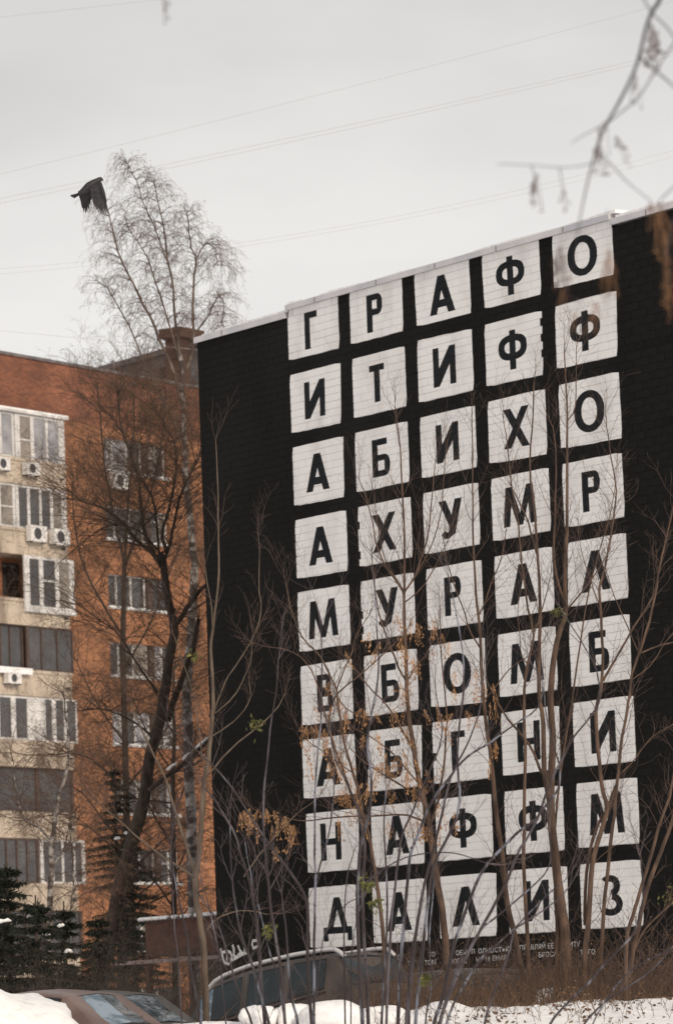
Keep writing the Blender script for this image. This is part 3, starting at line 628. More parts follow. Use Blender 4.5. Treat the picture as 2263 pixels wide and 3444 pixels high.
# ---------------------------------------------------------------- trees
def wobble(P, rg, amt): return [p + Vector((rg.uniform(-amt, amt), rg.uniform(-amt, amt), rg.uniform(-amt, amt)*0.5)) for p in P]
def resample(P, step):
    out = [P[0]]; 
    for a, b in zip(P, P[1:]):
        n = max(1, int((b-a).length/step))
        for i in range(1, n+1): out.append(a.lerp(b, i/n))
    return out
def smoothline(P, it=2):
    for _ in range(it):
        Q = [P[0]]
        for a, b in zip(P, P[1:]): Q += [a.lerp(b, .25), a.lerp(b, .75)]
        Q.append(P[-1]); P = Q
    return P
def sprout(mb, p, d, ln, r_, rg, lvl, up=0.25, droop=0.0, seg=5, kink=0.16, split=2, minlen=0.12, tips=None):
    pts = [p]; rr = [r_]; d = d.normalized(); st = ln/seg
    for i in range(seg):
        d = (d + Vector((rg.gauss(0, kink), rg.gauss(0, kink), rg.gauss(0, kink)*0.8 + up*0.5 - droop*(i+1)/seg))).normalized()
        p = p + d*st; pts.append(p); rr.append(max(0.0016, r_*(1-0.75*(i+1)/seg)))
        if lvl > 0 and i >= 1 and ln > minlen:
            for _ in range(split):
                if rg.random() < 0.62:
                    sd_ = Vector((rg.gauss(0, 1), rg.gauss(0, 1), rg.gauss(0, .6))); sd_ = (sd_ - d*sd_.dot(d))
                    if sd_.length > .01:
                        sprout(mb, p, (d*0.75 + sd_.normalized()*0.85), ln*rg.uniform(.25, .5), rr[-1]*0.7, rg, lvl-1, up, droop, max(3, seg-1), kink, split, minlen, tips)
    mb.tube(pts, rr, 3, cap=False)
    if tips is not None: tips.append(pts[-1])
def stem_path(pts, depth, base=True, ext=None):
    # pts: photo px from base to tip ; depth: metres (number or (start,end))
    n = len(pts); d0, d1 = depth if isinstance(depth, tuple) else (depth, depth)
    P = [at(x, y, d0+(d1-d0)*i/max(1, n-1)) for i, (x, y) in enumerate(pts)]
    if base:
        b = P[0].copy(); q = P[0]-P[min(2, n-1)]
        if q.z < -0.01:
            k = (b.z-(gz(b.x, b.y)-0.15))/(-q.z)
            if k > 0: k = min(k, 8); e = b + q*k*0.6; e.y = b.y; e.z = gz(b.x, b.y)-0.15; P = [e] + P
    return smoothline(P, 1)
def stuff(o): o['kind'] = 'stuff'; return o
def put(parent, mbs):
    for nm, mb, mt, sm in mbs:
        if mb.f: mb.build(nm, M[mt], parent, smooth=sm)

def tree_clump(name, label, cat, group, stems, mt_stem, mt_twig, seed, dens=1.0, tw=(0.35, 1.0), twr=0.0048, up=0.22, scars=False, hang=0, lvl=1, whip=False):
    rg = random.Random(seed); first = stem_path(stems[0][0], stems[0][1], stems[0][4] if len(stems[0]) > 4 else True)
    t = thing(name, tuple(first[0]), label, cat, group); allpts = []
    tw_mb = MB(); sc_mb = MB()
    for si, s in enumerate(stems):
        pts, dep, w0, w1 = s[:4]; based = s[4] if len(s) > 4 else (si == 0)
        P = stem_path(pts, dep, based); n = len(P)
        dm = dep[0] if isinstance(dep, tuple) else dep; k = dm/14462.0/2*(.86 if not whip else .80)     # photo px -> radius in metres
        Pw = wobble(P, rg, 0.004 if whip else 0.006); Pw[0] = P[0]
        rad = [max(0.0022, (w0+(w1-w0)*i/(n-1))*k) for i in range(n)]
        mb = MB(); mb.tube(Pw, rad, 7 if w0 > 10 else 6)
        mb.build('stem', M[mt_stem if not (whip and si % 2) else 'whipred'], t, smooth=True)
        RS = resample(P, 0.16)
        acc = 0
        for i in range(2, len(RS)-1):
            f = i/len(RS); d = (RS[i+1]-RS[i]).normalized(); rr = (w0+(w1-w0)*f)*k
            if RS[i].z < gz(RS[i].x, RS[i].y)+0.5: continue
            allpts.append((RS[i], f))
            pr = (0.15+0.55*f)*dens
            if rg.random() < pr:
                az = rg.uniform(0, 2*math.pi)
                for q in ((0, math.pi) if rg.random() < .55 else (0,)):
                    sdv = Vector((math.cos(az+q), 0.6*math.sin(az+q), rg.uniform(.1, .7)))
                    sprout(tw_mb, RS[i], d*0.7+sdv*0.8, rg.uniform(*tw)*(1.1-0.45*f), min(twr*1.3, max(twr*.6, rr*0.45)), rg, lvl, up, hang, 5, 0.15)
            if scars and rg.random() < 0.55:
                sc_mb.tube([RS[i]-d*0.008, RS[i]+d*0.008], rr*1.22, 6)
        # finish the tip in a fan of fine shoots
        for _ in range(3): sprout(tw_mb, P[-1], (P[-1]-P[-2]).normalized()+Vector((rg.gauss(0, .3), rg.gauss(0, .3), .2)), rg.uniform(.3, .7), twr*.9, rg, 1, up, 0, 5, 0.12)
    if tw_mb.f: stuff(tw_mb.build('twigs', M[mt_twig], t))
    if sc_mb.f: stuff(sc_mb.build('bud_scars', M['scar'], t))
    return t, allpts

# seed bunches (maple keys): a few shared meshes
def key_mesh(seed, n, ln, mt, width=0.012):
    rg = random.Random(seed); mb = MB()
    for _ in range(n):
        p = Vector((rg.gauss(0, .028), rg.gauss(0, .028), rg.uniform(-.24, .0))); mb.tube([Vector((0, 0, .04)), p], 0.0016, 3, cap=False)
        for s in (-1, 1):
            d = Vector((s*rg.uniform(.1, .45), rg.gauss(0, .25), -1)).normalized(); a = rg.uniform(0, math.pi)
            sdv = Vector((math.cos(a), math.sin(a), 0))*width*rg.uniform(.7, 1.2); q = p + d*ln*rg.uniform(.8, 1.15)
            th = d.cross(sdv).normalized()*0.0012
            mb.quad(p, p+d*ln*.5+sdv*.6+th, q, p+d*ln*.45-sdv)
            mb.quad(p, p+d*ln*.45-sdv, q, p+d*ln*.5+sdv*.6-th)
    return mb.mesh('seed_cluster', M[mt])
KEYS = [key_mesh(s, 9, 0.05, 'samara') for s in range(5)]
KEYSD = [key_mesh(40+s, 12, 0.055, 'samaradark') for s in range(3)]
def keys(parent, P, rg, mesh=None, s=1.0):
    o = bpy.data.objects.new('seed_cluster', mesh or rg.choice(KEYS)); C.objects.link(o); o.parent = parent
    o.location = P-parent_world(parent).translation; o.rotation_euler = (rg.gauss(0, .2), rg.gauss(0, .2), rg.uniform(0, 6.3)); k = rg.uniform(.8, 1.3)*s; o.scale = (k, k, k)
def leafclump(parent, sx_, sy_, d, size, seed):
    rg = random.Random(seed); c = at(sx_, sy_, d); mb = MB()
    for _ in range(46):
        p = c + Vector((rg.gauss(0, size*.45), rg.gauss(0, size*.45), rg.gauss(0, size*.45))); a = Vector((rg.gauss(0, 1), rg.gauss(0, 1), rg.gauss(-.6, 1))).normalized()
        b = a.cross(Vector((rg.random(), rg.random(), rg.random()))).normalized(); l_ = rg.uniform(.04, .09)
        mb.quad(p, p+a*l_*.5+b*l_*.22, p+a*l_, p+a*l_*.5-b*l_*.22)
        if _ % 4 == 0: mb.tube([c, p], 0.002, 3, cap=False)
    stuff(mb.build('leaf_cluster', M['leafgreen'], parent))

MG = 'young maples growing in front of the painted wall'
T = {}
T['a'] = tree_clump('maple_tree', 'thickest brown maple trunk, forking before the letter Ф in front of the fourth column of squares', 'tree', MG, [
 ([(1901,3343),(1903,3228),(1897,3112),(1885,3036),(1872,2940),(1862,2849),(1850,2720),(1850,2640),(1854,2590),(1859,2503),(1851,2388),(1851,2318),(1857,2241),(1870,2164),(1882,2115),(1903,2068),(1898,1992),(1899,1896),(1905,1800),(1907,1775),(1905,1584),(1907,1468),(1907,1373),(1901,1257),(1897,1165)], 66, 44, 4),
 ([(1872,3343),(1875,3228),(1877,3112),(1868,3036),(1868,2960)], 66.1, 24, 18, True),
 ([(1846,2690),(1834,2620),(1828,2580),(1826,2503),(1824,2407),(1812,2350),(1811,2222),(1816,2107),(1814,1973),(1807,1877),(1795,1699),(1778,1591),(1786,1468),(1793,1353),(1795,1285)], 65.8, 24, 3, False),
 ([(1903,2030),(1878,1973),(1866,1915),(1860,1838),(1864,1775),(1868,1622),(1870,1526),(1862,1449),(1847,1411)], 65.9, 11, 3, False),
 ([(1908,1415),(1931,1384),(1936,1315),(1937,1200),(1938,1160)], 66, 6, 2, False),
 ([(1807,1870),(1790,1810),(1770,1740),(1745,1690),(1720,1640)], 66, 9, 3, False),
 ([(1905,2050),(1960,1985),(2010,1920),(2050,1850)], 66, 8, 3, False),
 ([(1820,2600),(1790,2520),(1740,2455),(1700,2410),(1668,2355),(1640,2300)], 65.5, 12, 4, False),
 ([(1860,2870),(1875,2650),(1905,2460),(1925,2340),(1945,2200),(1965,2060),(1985,1960),(2020,1830),(2050,1740),(2066,1640)], 66.3, 10, 3, False)], 'bark', 'twig', 1, 1.2)
T['b'] = tree_clump('maple_tree', 'slim straight maple stem just left of the thickest trunk', 'tree', MG, [
 ([(1790,3339),(1774,3228),(1772,3112),(1763,2978),(1758,2863),(1761,2810),(1763,2680),(1766,2542),(1762,2427),(1761,2337),(1767,2260),(1790,2164),(1795,2126),(1778,2068),(1765,1973),(1751,1877),(1744,1775),(1736,1718),(1720,1641),(1713,1564),(1701,1468),(1692,1411)], 65, 18, 3),
 ([(1795,2126),(1812,2080),(1835,2010),(1850,1940)], 65, 7, 3, False),
 ([(1775,2240),(1750,2200),(1745,2120),(1740,2040),(1755,1960)], 65, 5, 2, False)], 'bark', 'twig', 2, 1.1)
T['c'] = tree_clump('maple_tree', 'brown maple stem rising between the third and fourth columns of squares', 'tree', MG, [
 ([(1778,3373),(1745,3228),(1728,3132),(1707,3055),(1694,2959),(1686,2849),(1672,2772),(1660,2657),(1649,2542),(1637,2465),(1624,2350),(1620,2260),(1614,2164),(1610,2068),(1599,2011),(1595,1915),(1589,1800),(1590,1741),(1588,1595),(1588,1473),(1587,1405)], 67, 26, 3),
 ([(1610,2068),(1630,2030),(1656,1946),(1676,1904),(1695,1838),(1700,1780)], 67, 7, 3, False),
 ([(1614,2180),(1575,2120),(1560,2050),(1530,1980),(1505,1900),(1490,1820)], 67, 7, 3, False),
 ([(1625,2360),(1680,2290),(1720,2240),(1790,2200)], 67, 6, 3, False)], 'bark', 'twig', 3, 1.3)
T['d'] = tree_clump('maple_tree', 'maple with a Y-shaped crotch over the eighth-row letter М in the last column', 'tree', MG, [
 ([(1962,3304),(1966,3189),(1978,3093),(1983,2978),(1992,2890),(2008,2829),(2025,2783),(2041,2726),(2036,2690),(2024,2657),(2016,2580),(2008,2503),(2001,2407),(2010,2350),(2018,2320),(2025,2279),(2025,2164),(2018,2049),(2014,1973),(2024,1946),(2039,1877),(2054,1800),(2062,1737),(2072,1660),(2066,1603),(2050,1526),(2041,1449),(2035,1390)], 64.5, 24, 3),
 ([(1966,3112),(1966,2959),(1981,2863),(1997,2803),(2020,2753),(2040,2725)], 64.6, 14, 10, False),
 ([(2041,2726),(2056,2680),(2070,2641)], 64.6, 16, 12, False),
 ([(2025,2290),(2066,2222),(2119,2126),(2162,2061),(2200,1992),(2215,1920)], 64.5, 11, 4, False),
 ([(2018,2040),(2000,2000),(1985,1950),(1960,1880),(1945,1800)], 64.5, 6, 2, False)], 'bark', 'twig', 4, 1.3)
T['e'] = tree_clump('maple_tree', 'tall maple stem crossing from the letter З up to the right edge of the black wall', 'tree', MG, [
 ([(2010,3323),(2022,3189),(2031,3036),(2041,2940),(2050,2829),(2064,2753),(2068,2695),(2077,2618),(2087,2503),(2104,2407),(2114,2350),(2119,2299),(2127,2253),(2148,2199),(2165,2145),(2188,2068),(2204,1992),(2215,1915),(2231,1838),(2242,1800),(2256,1730),(2270,1660)], 63, 17, 5),
 ([(2148,2199),(2119,2134),(2089,2061),(2058,1992),(2040,1930)], 63, 6, 3, False),
 ([(2150,2197),(2200,2176),(2261,2160),(2300,2150)], 63, 8, 4, False),
 ([(2119,2290),(2175,2250),(2200,2220),(2240,2150),(2290,2100)], 63, 5, 3, False),
 ([(2087,2600),(2130,2560),(2155,2520),(2200,2470),(2255,2440)], 63, 6, 3, False)], 'bark', 'twig', 5, 1.3)
T['f'] = tree_clump('maple_tree', 'leaning maple pair at the right, its taller stem running out of the picture', 'tree', MG, [
 ([(2116,3285),(2123,3208),(2142,3132),(2158,3055),(2177,2978),(2200,2921),(2229,2842),(2250,2791),(2265,2740),(2285,2660)], 62, 22, 12),
 ([(2104,3285),(2104,3151),(2123,3093),(2142,3036),(2162,2959),(2198,2843),(2219,2764),(2246,2695),(2259,2638),(2275,2540)], 61.5, 18, 9, True),
 ([(2123,3208),(2162,3132),(2200,3089),(2238,3055),(2290,3010)], 62, 10, 7, False)], 'bark', 'twig', 6, 1.3)
T['g'] = tree_clump('maple_tree', 'central maple hung with orange keys, forking above the second-column letter Б', 'tree', MG, [
 ([(1515,3330),(1499,3212),(1497,3151),(1488,3074),(1476,2997),(1463,2921),(1450,2840),(1438,2734),(1415,2657),(1399,2580),(1388,2503),(1376,2427),(1371,2353),(1366,2299),(1365,2222),(1361,2126),(1359,2030),(1359,1992),(1359,1896),(1360,1800),(1352,1624),(1348,1534),(1336,1422),(1328,1360)], 66, 32, 3),
 ([(1359,1995),(1330,1953),(1296,1904),(1265,1838),(1258,1780),(1231,1669),(1209,1615)], 66, 9, 3, False),
 ([(1359,1990),(1318,1925),(1288,1869),(1275,1800),(1262,1700)], 66.2, 6, 3, False),
 ([(1360,1988),(1392,1946),(1415,1877),(1442,1800),(1450,1700),(1456,1620),(1466,1540)], 66, 8, 3, False),
 ([(1362,1990),(1400,1930),(1440,1860),(1482,1749),(1493,1601),(1500,1510)], 66, 6, 3, False),
 ([(1362,2025),(1415,1984),(1469,1896),(1500,1830)], 66, 6, 3, False),
 ([(1366,2290),(1346,2260),(1319,2191),(1292,2126),(1265,2030),(1258,1953),(1250,1850)], 66, 10, 3, False),
 ([(1368,2290),(1399,2241),(1438,2195),(1470,2120)], 66, 6, 3, False),
 ([(1388,2520),(1345,2440),(1300,2370),(1240,2310),(1200,2255),(1150,2200)], 66, 9, 3, False),
 ([(1430,2768),(1415,2757),(1353,2737),(1257,2745),(1199,2745),(1122,2749),(1026,2764),(968,2753),(884,2737),(840,2715)], 66, 9, 3, False),
 ([(1440,2790),(1460,2740),(1480,2660),(1495,2560),(1497,2480),(1505,2410),(1490,2290),(1480,2150),(1478,2060)], 66, 12, 3, False),
 ([(1410,2640),(1370,2590),(1330,2540),(1250,2480),(1190,2450)], 66, 7, 3, False),
 ([(1425,2700),(1350,2640),(1280,2600),(1220,2560),(1180,2520)], 66, 8, 3, False)], 'bark', 'twig', 7, 1.5)
T['h'] = tree_clump('maple_tree', 'maple with keys in front of the first column, branching over the sixth-row letter В', 'tree', MG, [
 ([(1300,3330),(1290,3150),(1277,3036),(1261,2921),(1256,2906),(1241,2810),(1218,2753),(1210,2676),(1187,2599),(1160,2511),(1149,2446),(1133,2350),(1133,2318),(1110,2272),(1084,2214),(1038,2168),(1007,2130),(984,2068),(965,1992),(955,1930)], 64, 18, 3),
 ([(1133,2318),(1156,2256),(1179,2207),(1200,2130),(1240,2070)], 64, 6, 3, False),
 ([(1215,2745),(1185,2680),(1160,2611),(1133,2542),(1114,2477),(1104,2427),(1118,2369),(1130,2335),(1179,2295),(1222,2260),(1290,2200),(1340,2150)], 64.2, 11, 4, False),
 ([(1104,2430),(1087,2388),(1068,2299),(1040,2240),(1000,2200),(950,2180),(912,2178)], 64, 7, 3, False),
 ([(1130,2340),(1170,2390),(1235,2420),(1300,2400)], 64, 5, 3, False),
 ([(1187,2600),(1130,2560),(1080,2520),(1040,2500),(1005,2450)], 64, 5, 3, False)], 'bark', 'twig', 8, 1.6)
T['i'] = tree_clump('maple_tree', 'olive brown maple stems left of the black wall, their crown spread across its dark corner', 'tree', MG, [
 ([(694,3442),(690,3304),(686,3189),(673,3093),(658,3017),(654,2940),(667,2902),(673,2844),(685,2626),(700,2575),(705,2500),(712,2446),(719,2350),(715,2299),(709,2200),(712,2145),(719,2088),(731,2011),(738,1896),(735,1800),(734,1700),(730,1560),(726,1480)], 61, 30, 3),
 ([(654,2940),(638,2882),(583,2702),(552,2600),(508,2521),(470,2440),(440,2370)], 61, 14, 4, False),
 ([(717,2126),(712,2030),(700,1973),(690,1900)], 61, 6, 3, False),
 ([(723,2385),(750,2310),(777,2260),(830,2184),(865,2118),(880,2049),(871,1973),(873,1850),(868,1790)], 61, 7, 3, False),
 ([(723,2400),(788,2345),(823,2279),(844,2222),(848,2150)], 61, 6, 3, False),
 ([(700,2485),(740,2460),(777,2434),(815,2400),(842,2350),(846,2337),(838,2295)], 61, 6, 3, False),
 ([(690,2620),(777,2515),(873,2442),(930,2388),(960,2330)], 61, 8, 3, False),
 ([(692,3135),(727,3089),(792,3063),(849,3063),(900,3075)], 60, 8, 4, False),
 ([(820,2950),(838,2922),(884,2860),(930,2810),(999,2734),(1050,2700)], 61, 6, 3, False),
 ([(655,2950),(560,2890),(480,2830),(390,2750),(330,2700)], 60.5, 10, 4, False),
 ([(655,2380+560),(700,2660),(672,2480),(662,2378),(628,2258),(585,2138)], 61, 7, 3, False)], 'tan', 'twig', 9, 0.55, tw=(.25, .8))

WG = 'bluish young maple shoots in the foreground'
def wc(label, stems, seed, dens=0.32): return tree_clump('maple_shoots', label, 'shrub', WG, stems, 'whip', 'whiptwig', seed, dens, (0.3, 0.9), 0.0042, 0.3, True, 0, 1, True)
T['w1'] = wc('clump of bluish shoots fanning out in front of the grey estate car', [
 ([(907,3442),(876,3343),(845,3235),(815,3159),(799,3089),(788,3017),(778,2940),(776,2844),(774,2780)], 50, 15, 4),
 ([(892,3442),(876,3304),(872,3170),(865,3112),(853,3036),(842,2971),(826,2921),(807,2870),(796,2810),(750,2734),(719,2684),(690,2650)], 51, 17, 6, True),
 ([(862,3090),(850,3000),(845,2940),(832,2890),(825,2830)], 51, 8, 4, False),
 ([(957,3442),(945,3247),(926,3151),(911,3055),(903,2978),(893,2882),(888,2810),(886,2734),(888,2638),(903,2523),(911,2427),(926,2350),(931,2300),(936,2220)], 49, 15, 4, True),
 ([(1003,3442),(976,3343),(968,3228),(962,3120),(950,3040)], 50, 14, 7, True),
 ([(850,3442),(800,3330),(768,3220),(746,3143),(730,3093),(690,3040),(665,3000)], 52, 12, 5, True),
 ([(960,3442),(935,3280),(905,3200),(890,3130),(868,3040)], 50.5, 10, 5, True)], 21)
T['w2'] = wc('pair of bluish shoots with one straight stem crossing the first column of letters', [
 ([(1056,3442),(1056,3323),(1056,3189),(1058,3074),(1062,2959),(1058,2880),(1059,2849),(1057,2695),(1064,2580),(1076,2465),(1082,2350),(1084,2279),(1082,2164),(1078,2100)], 49, 13, 4),
 ([(1048,3442),(1036,3304),(1033,3189),(1037,3093),(1030,3017),(995,2959),(945,2890),(903,2837),(873,2791),(834,2734),(800,2676),(758,2619),(700,2557),(650,2512)], 50, 16, 5, True),
 ([(1062,2960),(1085,2880),(1110,2790),(1120,2690),(1125,2600)], 49, 8, 4, False),
 ([(1064,3350),(1080,3180),(1100,3120),(1160,3040),(1205,3020)], 49, 6, 3, False)], 22)
T['w3'] = wc('dark upright shoots standing between the first and second columns of squares', [
 ([(1219,3442),(1208,3228),(1200,3036),(1206,2900),(1216,2820),(1237,2753),(1249,2695),(1249,2599),(1233,2503),(1243,2427),(1260,2350),(1273,2260),(1269,2145),(1263,2030),(1258,1960)], 48, 19, 4),
 ([(1238,3442),(1231,3266),(1221,3112),(1219,2959),(1229,2860),(1218,2795),(1206,2734),(1187,2676),(1153,2611),(1126,2549),(1112,2480)], 48.5, 18, 5, True),
 ([(1282,3442),(1290,3300),(1298,3180),(1302,3000),(1296,2880),(1290,2760),(1300,2650)], 49, 13, 5, True),
 ([(1160,3442),(1156,3189),(1158,3036),(1168,2940),(1188,2870)], 49, 9, 4, True),
 ([(1180,3442),(1178,3240),(1195,3100),(1215,3040)], 49, 7, 4, True),
 ([(1298,3440),(1307,3228),(1315,3093),(1330,2959),(1346,2844),(1334+10,2900-60),(1362,2780),(1380,2745),(1403,2688),(1426,2634),(1449,2580),(1476,2523),(1488,2465),(1480,2407),(1469,2350),(1462,2300)], 49.5, 13, 4, True)], 23)
T['w4'] = wc('sheaf of bluish shoots splitting apart in front of the second and third columns', [
 ([(1338,3419),(1344,3304),(1349,3189),(1361,3074),(1369,2959),(1380,2860),(1396,2829),(1430,2741),(1461,2676),(1515,2611),(1545,2569),(1584,2534),(1641,2503),(1679,2473),(1737,2431),(1800,2392),(1824,2340),(1826,2280),(1790,2240)], 48, 17, 4),
 ([(1365,3440),(1380,3285),(1395,3170),(1411,3055),(1434,2940),(1455,2870),(1484,2749),(1503,2657),(1515,2615),(1534,2572),(1564,2519),(1587,2465),(1614,2388),(1622,2299),(1628,2240)], 47.5, 17, 4, True),
 ([(1395,3440),(1418,3228),(1434,3074),(1449,2940),(1475,2870),(1507,2810),(1534,2753),(1547,2676),(1539,2599),(1538,2503),(1547,2408),(1557,2350),(1561,2260),(1553,2184),(1538,2088),(1522,2011),(1512,1960)], 47, 16, 4, True),
 ([(1375,3440),(1372,3300),(1385,3200),(1400,3120)], 48, 12, 8, True),
 ([(1425,3440),(1455,3300),(1440,3180),(1452,3050),(1458,2960)], 48, 9, 5, True),
 ([(1230,2970),(1280,2930),(1340,2890),(1430,2868),(1500,2866),(1560,2876),(1640,2905)], 47.5, 6, 4, False)], 24)
T['w5'] = wc('long bluish shoots leaning right across the third, fourth and fifth columns', [
 ([(1457,3442),(1484,3373),(1503,3285),(1518,3201),(1541,3132),(1572,3047),(1610,2947),(1649,2890),(1699,2841),(1749,2791),(1800,2757),(1824,2722),(1862,2676),(1882,2641),(1882,2580),(1866,2523),(1847,2465),(1834,2388),(1828,2330)], 46, 18, 5),
 ([(1480,3431),(1514,3335),(1541,3266),(1591,3170),(1637,3089),(1687,2997),(1714,2940),(1740,2868),(1778,2810),(1816,2734),(1839,2657),(1862,2603),(1893,2549),(1916,2496),(1955,2446),(1993,2400),(2014,2358),(2016,2299),(2001,2241),(1958,2164),(1909,2088),(1880,2040)], 45.5, 16, 4, True),
 ([(1499,3438),(1530,3365),(1553,3323),(1610,3228),(1687,3162),(1747,3105),(1790,3059),(1850,3000),(1900,2960)], 45, 12, 4, True),
 ([(1629,3435),(1660,3331),(1687,3266),(1710,3208),(1722,3143),(1735,3120),(1759,3105),(1816,3070),(1878,3024),(1915,2980)], 46, 12, 5, True),
 ([(1590,3165),(1625,3115),(1663,3089),(1732,3032),(1816,2959),(1847,2913),(1851,2863),(1846,2800)], 46, 9, 4, False),
 ([(1475,3440),(1500,3360),(1528,3270),(1560,3200),(1580,3150)], 46, 13, 7, True)], 25, 0.12)
T['w6'] = wc('dark shoots bowing to the right over the snow in the lower right corner', [
 ([(1847,3442),(1908,3369),(1989,3297),(2016,3258),(2085,3189),(2123,3151),(2150,3093),(2165,2997),(2158,2932),(2150,2880)], 44, 12, 4),
 ([(1966,3438),(2027,3373),(2104,3323),(2181,3273),(2238,3212),(2290,3150)], 44, 10, 5, True),
 ([(1990,3442),(2050,3340),(2120,3260),(2190,3220),(2245,3200),(2300,3150)], 43, 8, 4, True)], 26, 0.1)
T['w7'] = wc('two thin pale shoots leaning in front of the rust red shed', [
 ([(677,3442),(660,3343),(646,3285),(631,3151),(615,3082),(600,3017),(583,2930),(575,2850)], 52, 13, 4),
 ([(612,3442),(606,3330),(598,3200),(585,3100),(580,2980),(576,2880)], 53, 8, 3, True),
 ([(760,3442),(745,3260),(728,3160),(712,3090),(690,3000),(672,2940)], 53, 8, 3, True)], 27, 0.12)
krg = random.Random(99)
for key, lo_, hi_, n_ in (('g', 2060, 2760, 88), ('h', 2330, 2760, 36), ('c', 2250, 2600, 12)):
    t, pts = T[key]; cand = [p for p, f in pts]
    sel = []
    for p in cand:
        v = p-EYE; zc = v.dot(fw); sy_ = (512-F*v.dot(cu)/zc)/PS; sx_ = (336+OFF+F*v.dot(cr)/zc)/PS
        if lo_ < sy_ < hi_ and sx_ < 1720: sel.append(p)
    for _ in range(n_):
        p = krg.choice(sel); keys(t, p+Vector((krg.gauss(0, .14), krg.gauss(0, .1), krg.gauss(-.06, .14))), krg)
for (sx_, sy_) in [(808,2745),(838,2735),(865,2785),(900,2740),(935,2770),(960,2760),(915,2790),(930,2862),(985,2830),(980,2790),(1016,2450),(1030,2458),(1048,2455),(1062,2450),(1090,2465),(1100,2480),(1020,2520),(1038,2560)]:
    keys(T['g' if sy_ > 2600 else 'h'][0], at(sx_, sy_-6, 65.5), krg)
leafclump(T['a'][0], 1868, 2060, 65.8, .12, 1); leafclump(T['i'][0], 860, 2432, 61, .13, 2); leafclump(T['w3'][0], 1235, 2975, 48, .10, 3)
leafclump(T['w3'][0], 1262, 3040, 48, .08, 6); leafclump(T['w1'][0], 907, 3130, 50, .08, 4); leafclump(T['f'][0], 2252, 3020, 62, .16, 5); leafclump(T['i'][0], 655, 2210, 61, .08, 8); leafclump(T['w5'][0], 1430, 3290, 46, .06, 9)

# big dark tree, out of focus, before the orange block
def far_tree(name, label, stems, mt_stem, mt_twig, seed, dens, tw, twr, up, hang, lvl, split=2, extra=None):
    rg = random.Random(seed); P0_ = stem_path(stems[0][0], stems[0][1], True)
    t = thing(name, tuple(P0_[0]), label, 'tree'); twm = MB()
    for si, s in enumerate(stems):
        pts, dep, w0, w1 = s[:4]; based = (si == 0) or (len(s) > 4 and s[4]); P = stem_path(pts, dep, based); n = len(P); k = dep/14462.0/2
        rad = [max(0.006, (w0+(w1-w0)*i/(n-1))*k) for i in range(n)]; mb = MB(); mb.tube(wobble(P, rg, .02), rad, 8 if w0 > 15 else 5)
        mb.build('trunk' if si == 0 else 'limb', M[s[5] if len(s) > 5 else mt_stem], t, smooth=True)
        RS = resample(P, 0.28)
        for i in range(3, len(RS)):
            f = i/len(RS)
            if si == 0 and f < (extra or .5): continue
            for _q in range(int(dens)+(rg.random() < dens-int(dens))):
                d = (RS[i]-RS[i-1]).normalized(); a = rg.uniform(0, 6.28); sdv = Vector((math.cos(a), math.sin(a), rg.uniform(-.1, .5)))
                sprout(twm, RS[i], d*.5+sdv, rg.uniform(*tw)*(1.15-.5*f), twr, rg, lvl, up, hang, 6, .2, split)
    tw = stuff(twm.build('twigs', M[mt_twig], t)); return t
far_tree('deciduous_tree', 'large dark bare tree forking in front of the orange brick block', [
 ([(345,3240),(358,3214),(389,3060),(424,2907),(460,2779),(491,2651),(499,2569),(532,2450),(556,2330),(571,2210),(590,2104),(566,2018),(552,1898),(540,1860)], 100, 62, 22),
 ([(545,1905),(500,1845),(470,1830),(400,1740),(330,1700),(280,1690),(235,1650)], 100, 16, 4),
 ([(542,1904),(484,1793),(476,1700),(465,1600),(430,1500),(400,1400),(395,1300)], 100, 16, 4),
 ([(545,1900),(566,1850),(585,1769),(600,1697),(624,1625),(655,1570),(672,1530)], 100, 14, 5),
 ([(560,1860),(540,1790),(566,1721),(590,1601),(595,1505),(566,1448),(540,1400)], 100, 14, 4),
 ([(540,1895),(528,1736),(508,1650),(465,1601),(427,1481),(380,1400)], 100, 10, 4),
 ([(590,2104),(600,2090),(638,2032),(671,1989),(700,1960)], 100, 20, 12),
 ([(566,2425),(585,2354),(623,2258),(657,2162),(670,2080)], 100.5, 26, 14),
 ([(500,2660),(560,2610),(623,2570),(695,2497),(740,2440)], 99, 18, 10),
 ([(540,1860),(470,1780),(380,1760),(320,1790),(260,1840)], 100, 8, 3),
 ([(530,2330),(460,2230),(400,2130),(330,2080),(250,2020)], 100, 9, 3),
 ([(480,2700),(400,2640),(330,2560),(240,2530),(180,2540)], 100, 9, 3),
 ([(520,2480),(440,2420),(350,2380),(280,2390)], 100, 8, 3),
 ([(424,2907),(330,2800),(240,2740)], 100, 8, 3)], 'darkbark', 'darktwig', 31, 3.4, (1.0, 3.0), .0125, .10, .14, 3, 2, extra=.25)
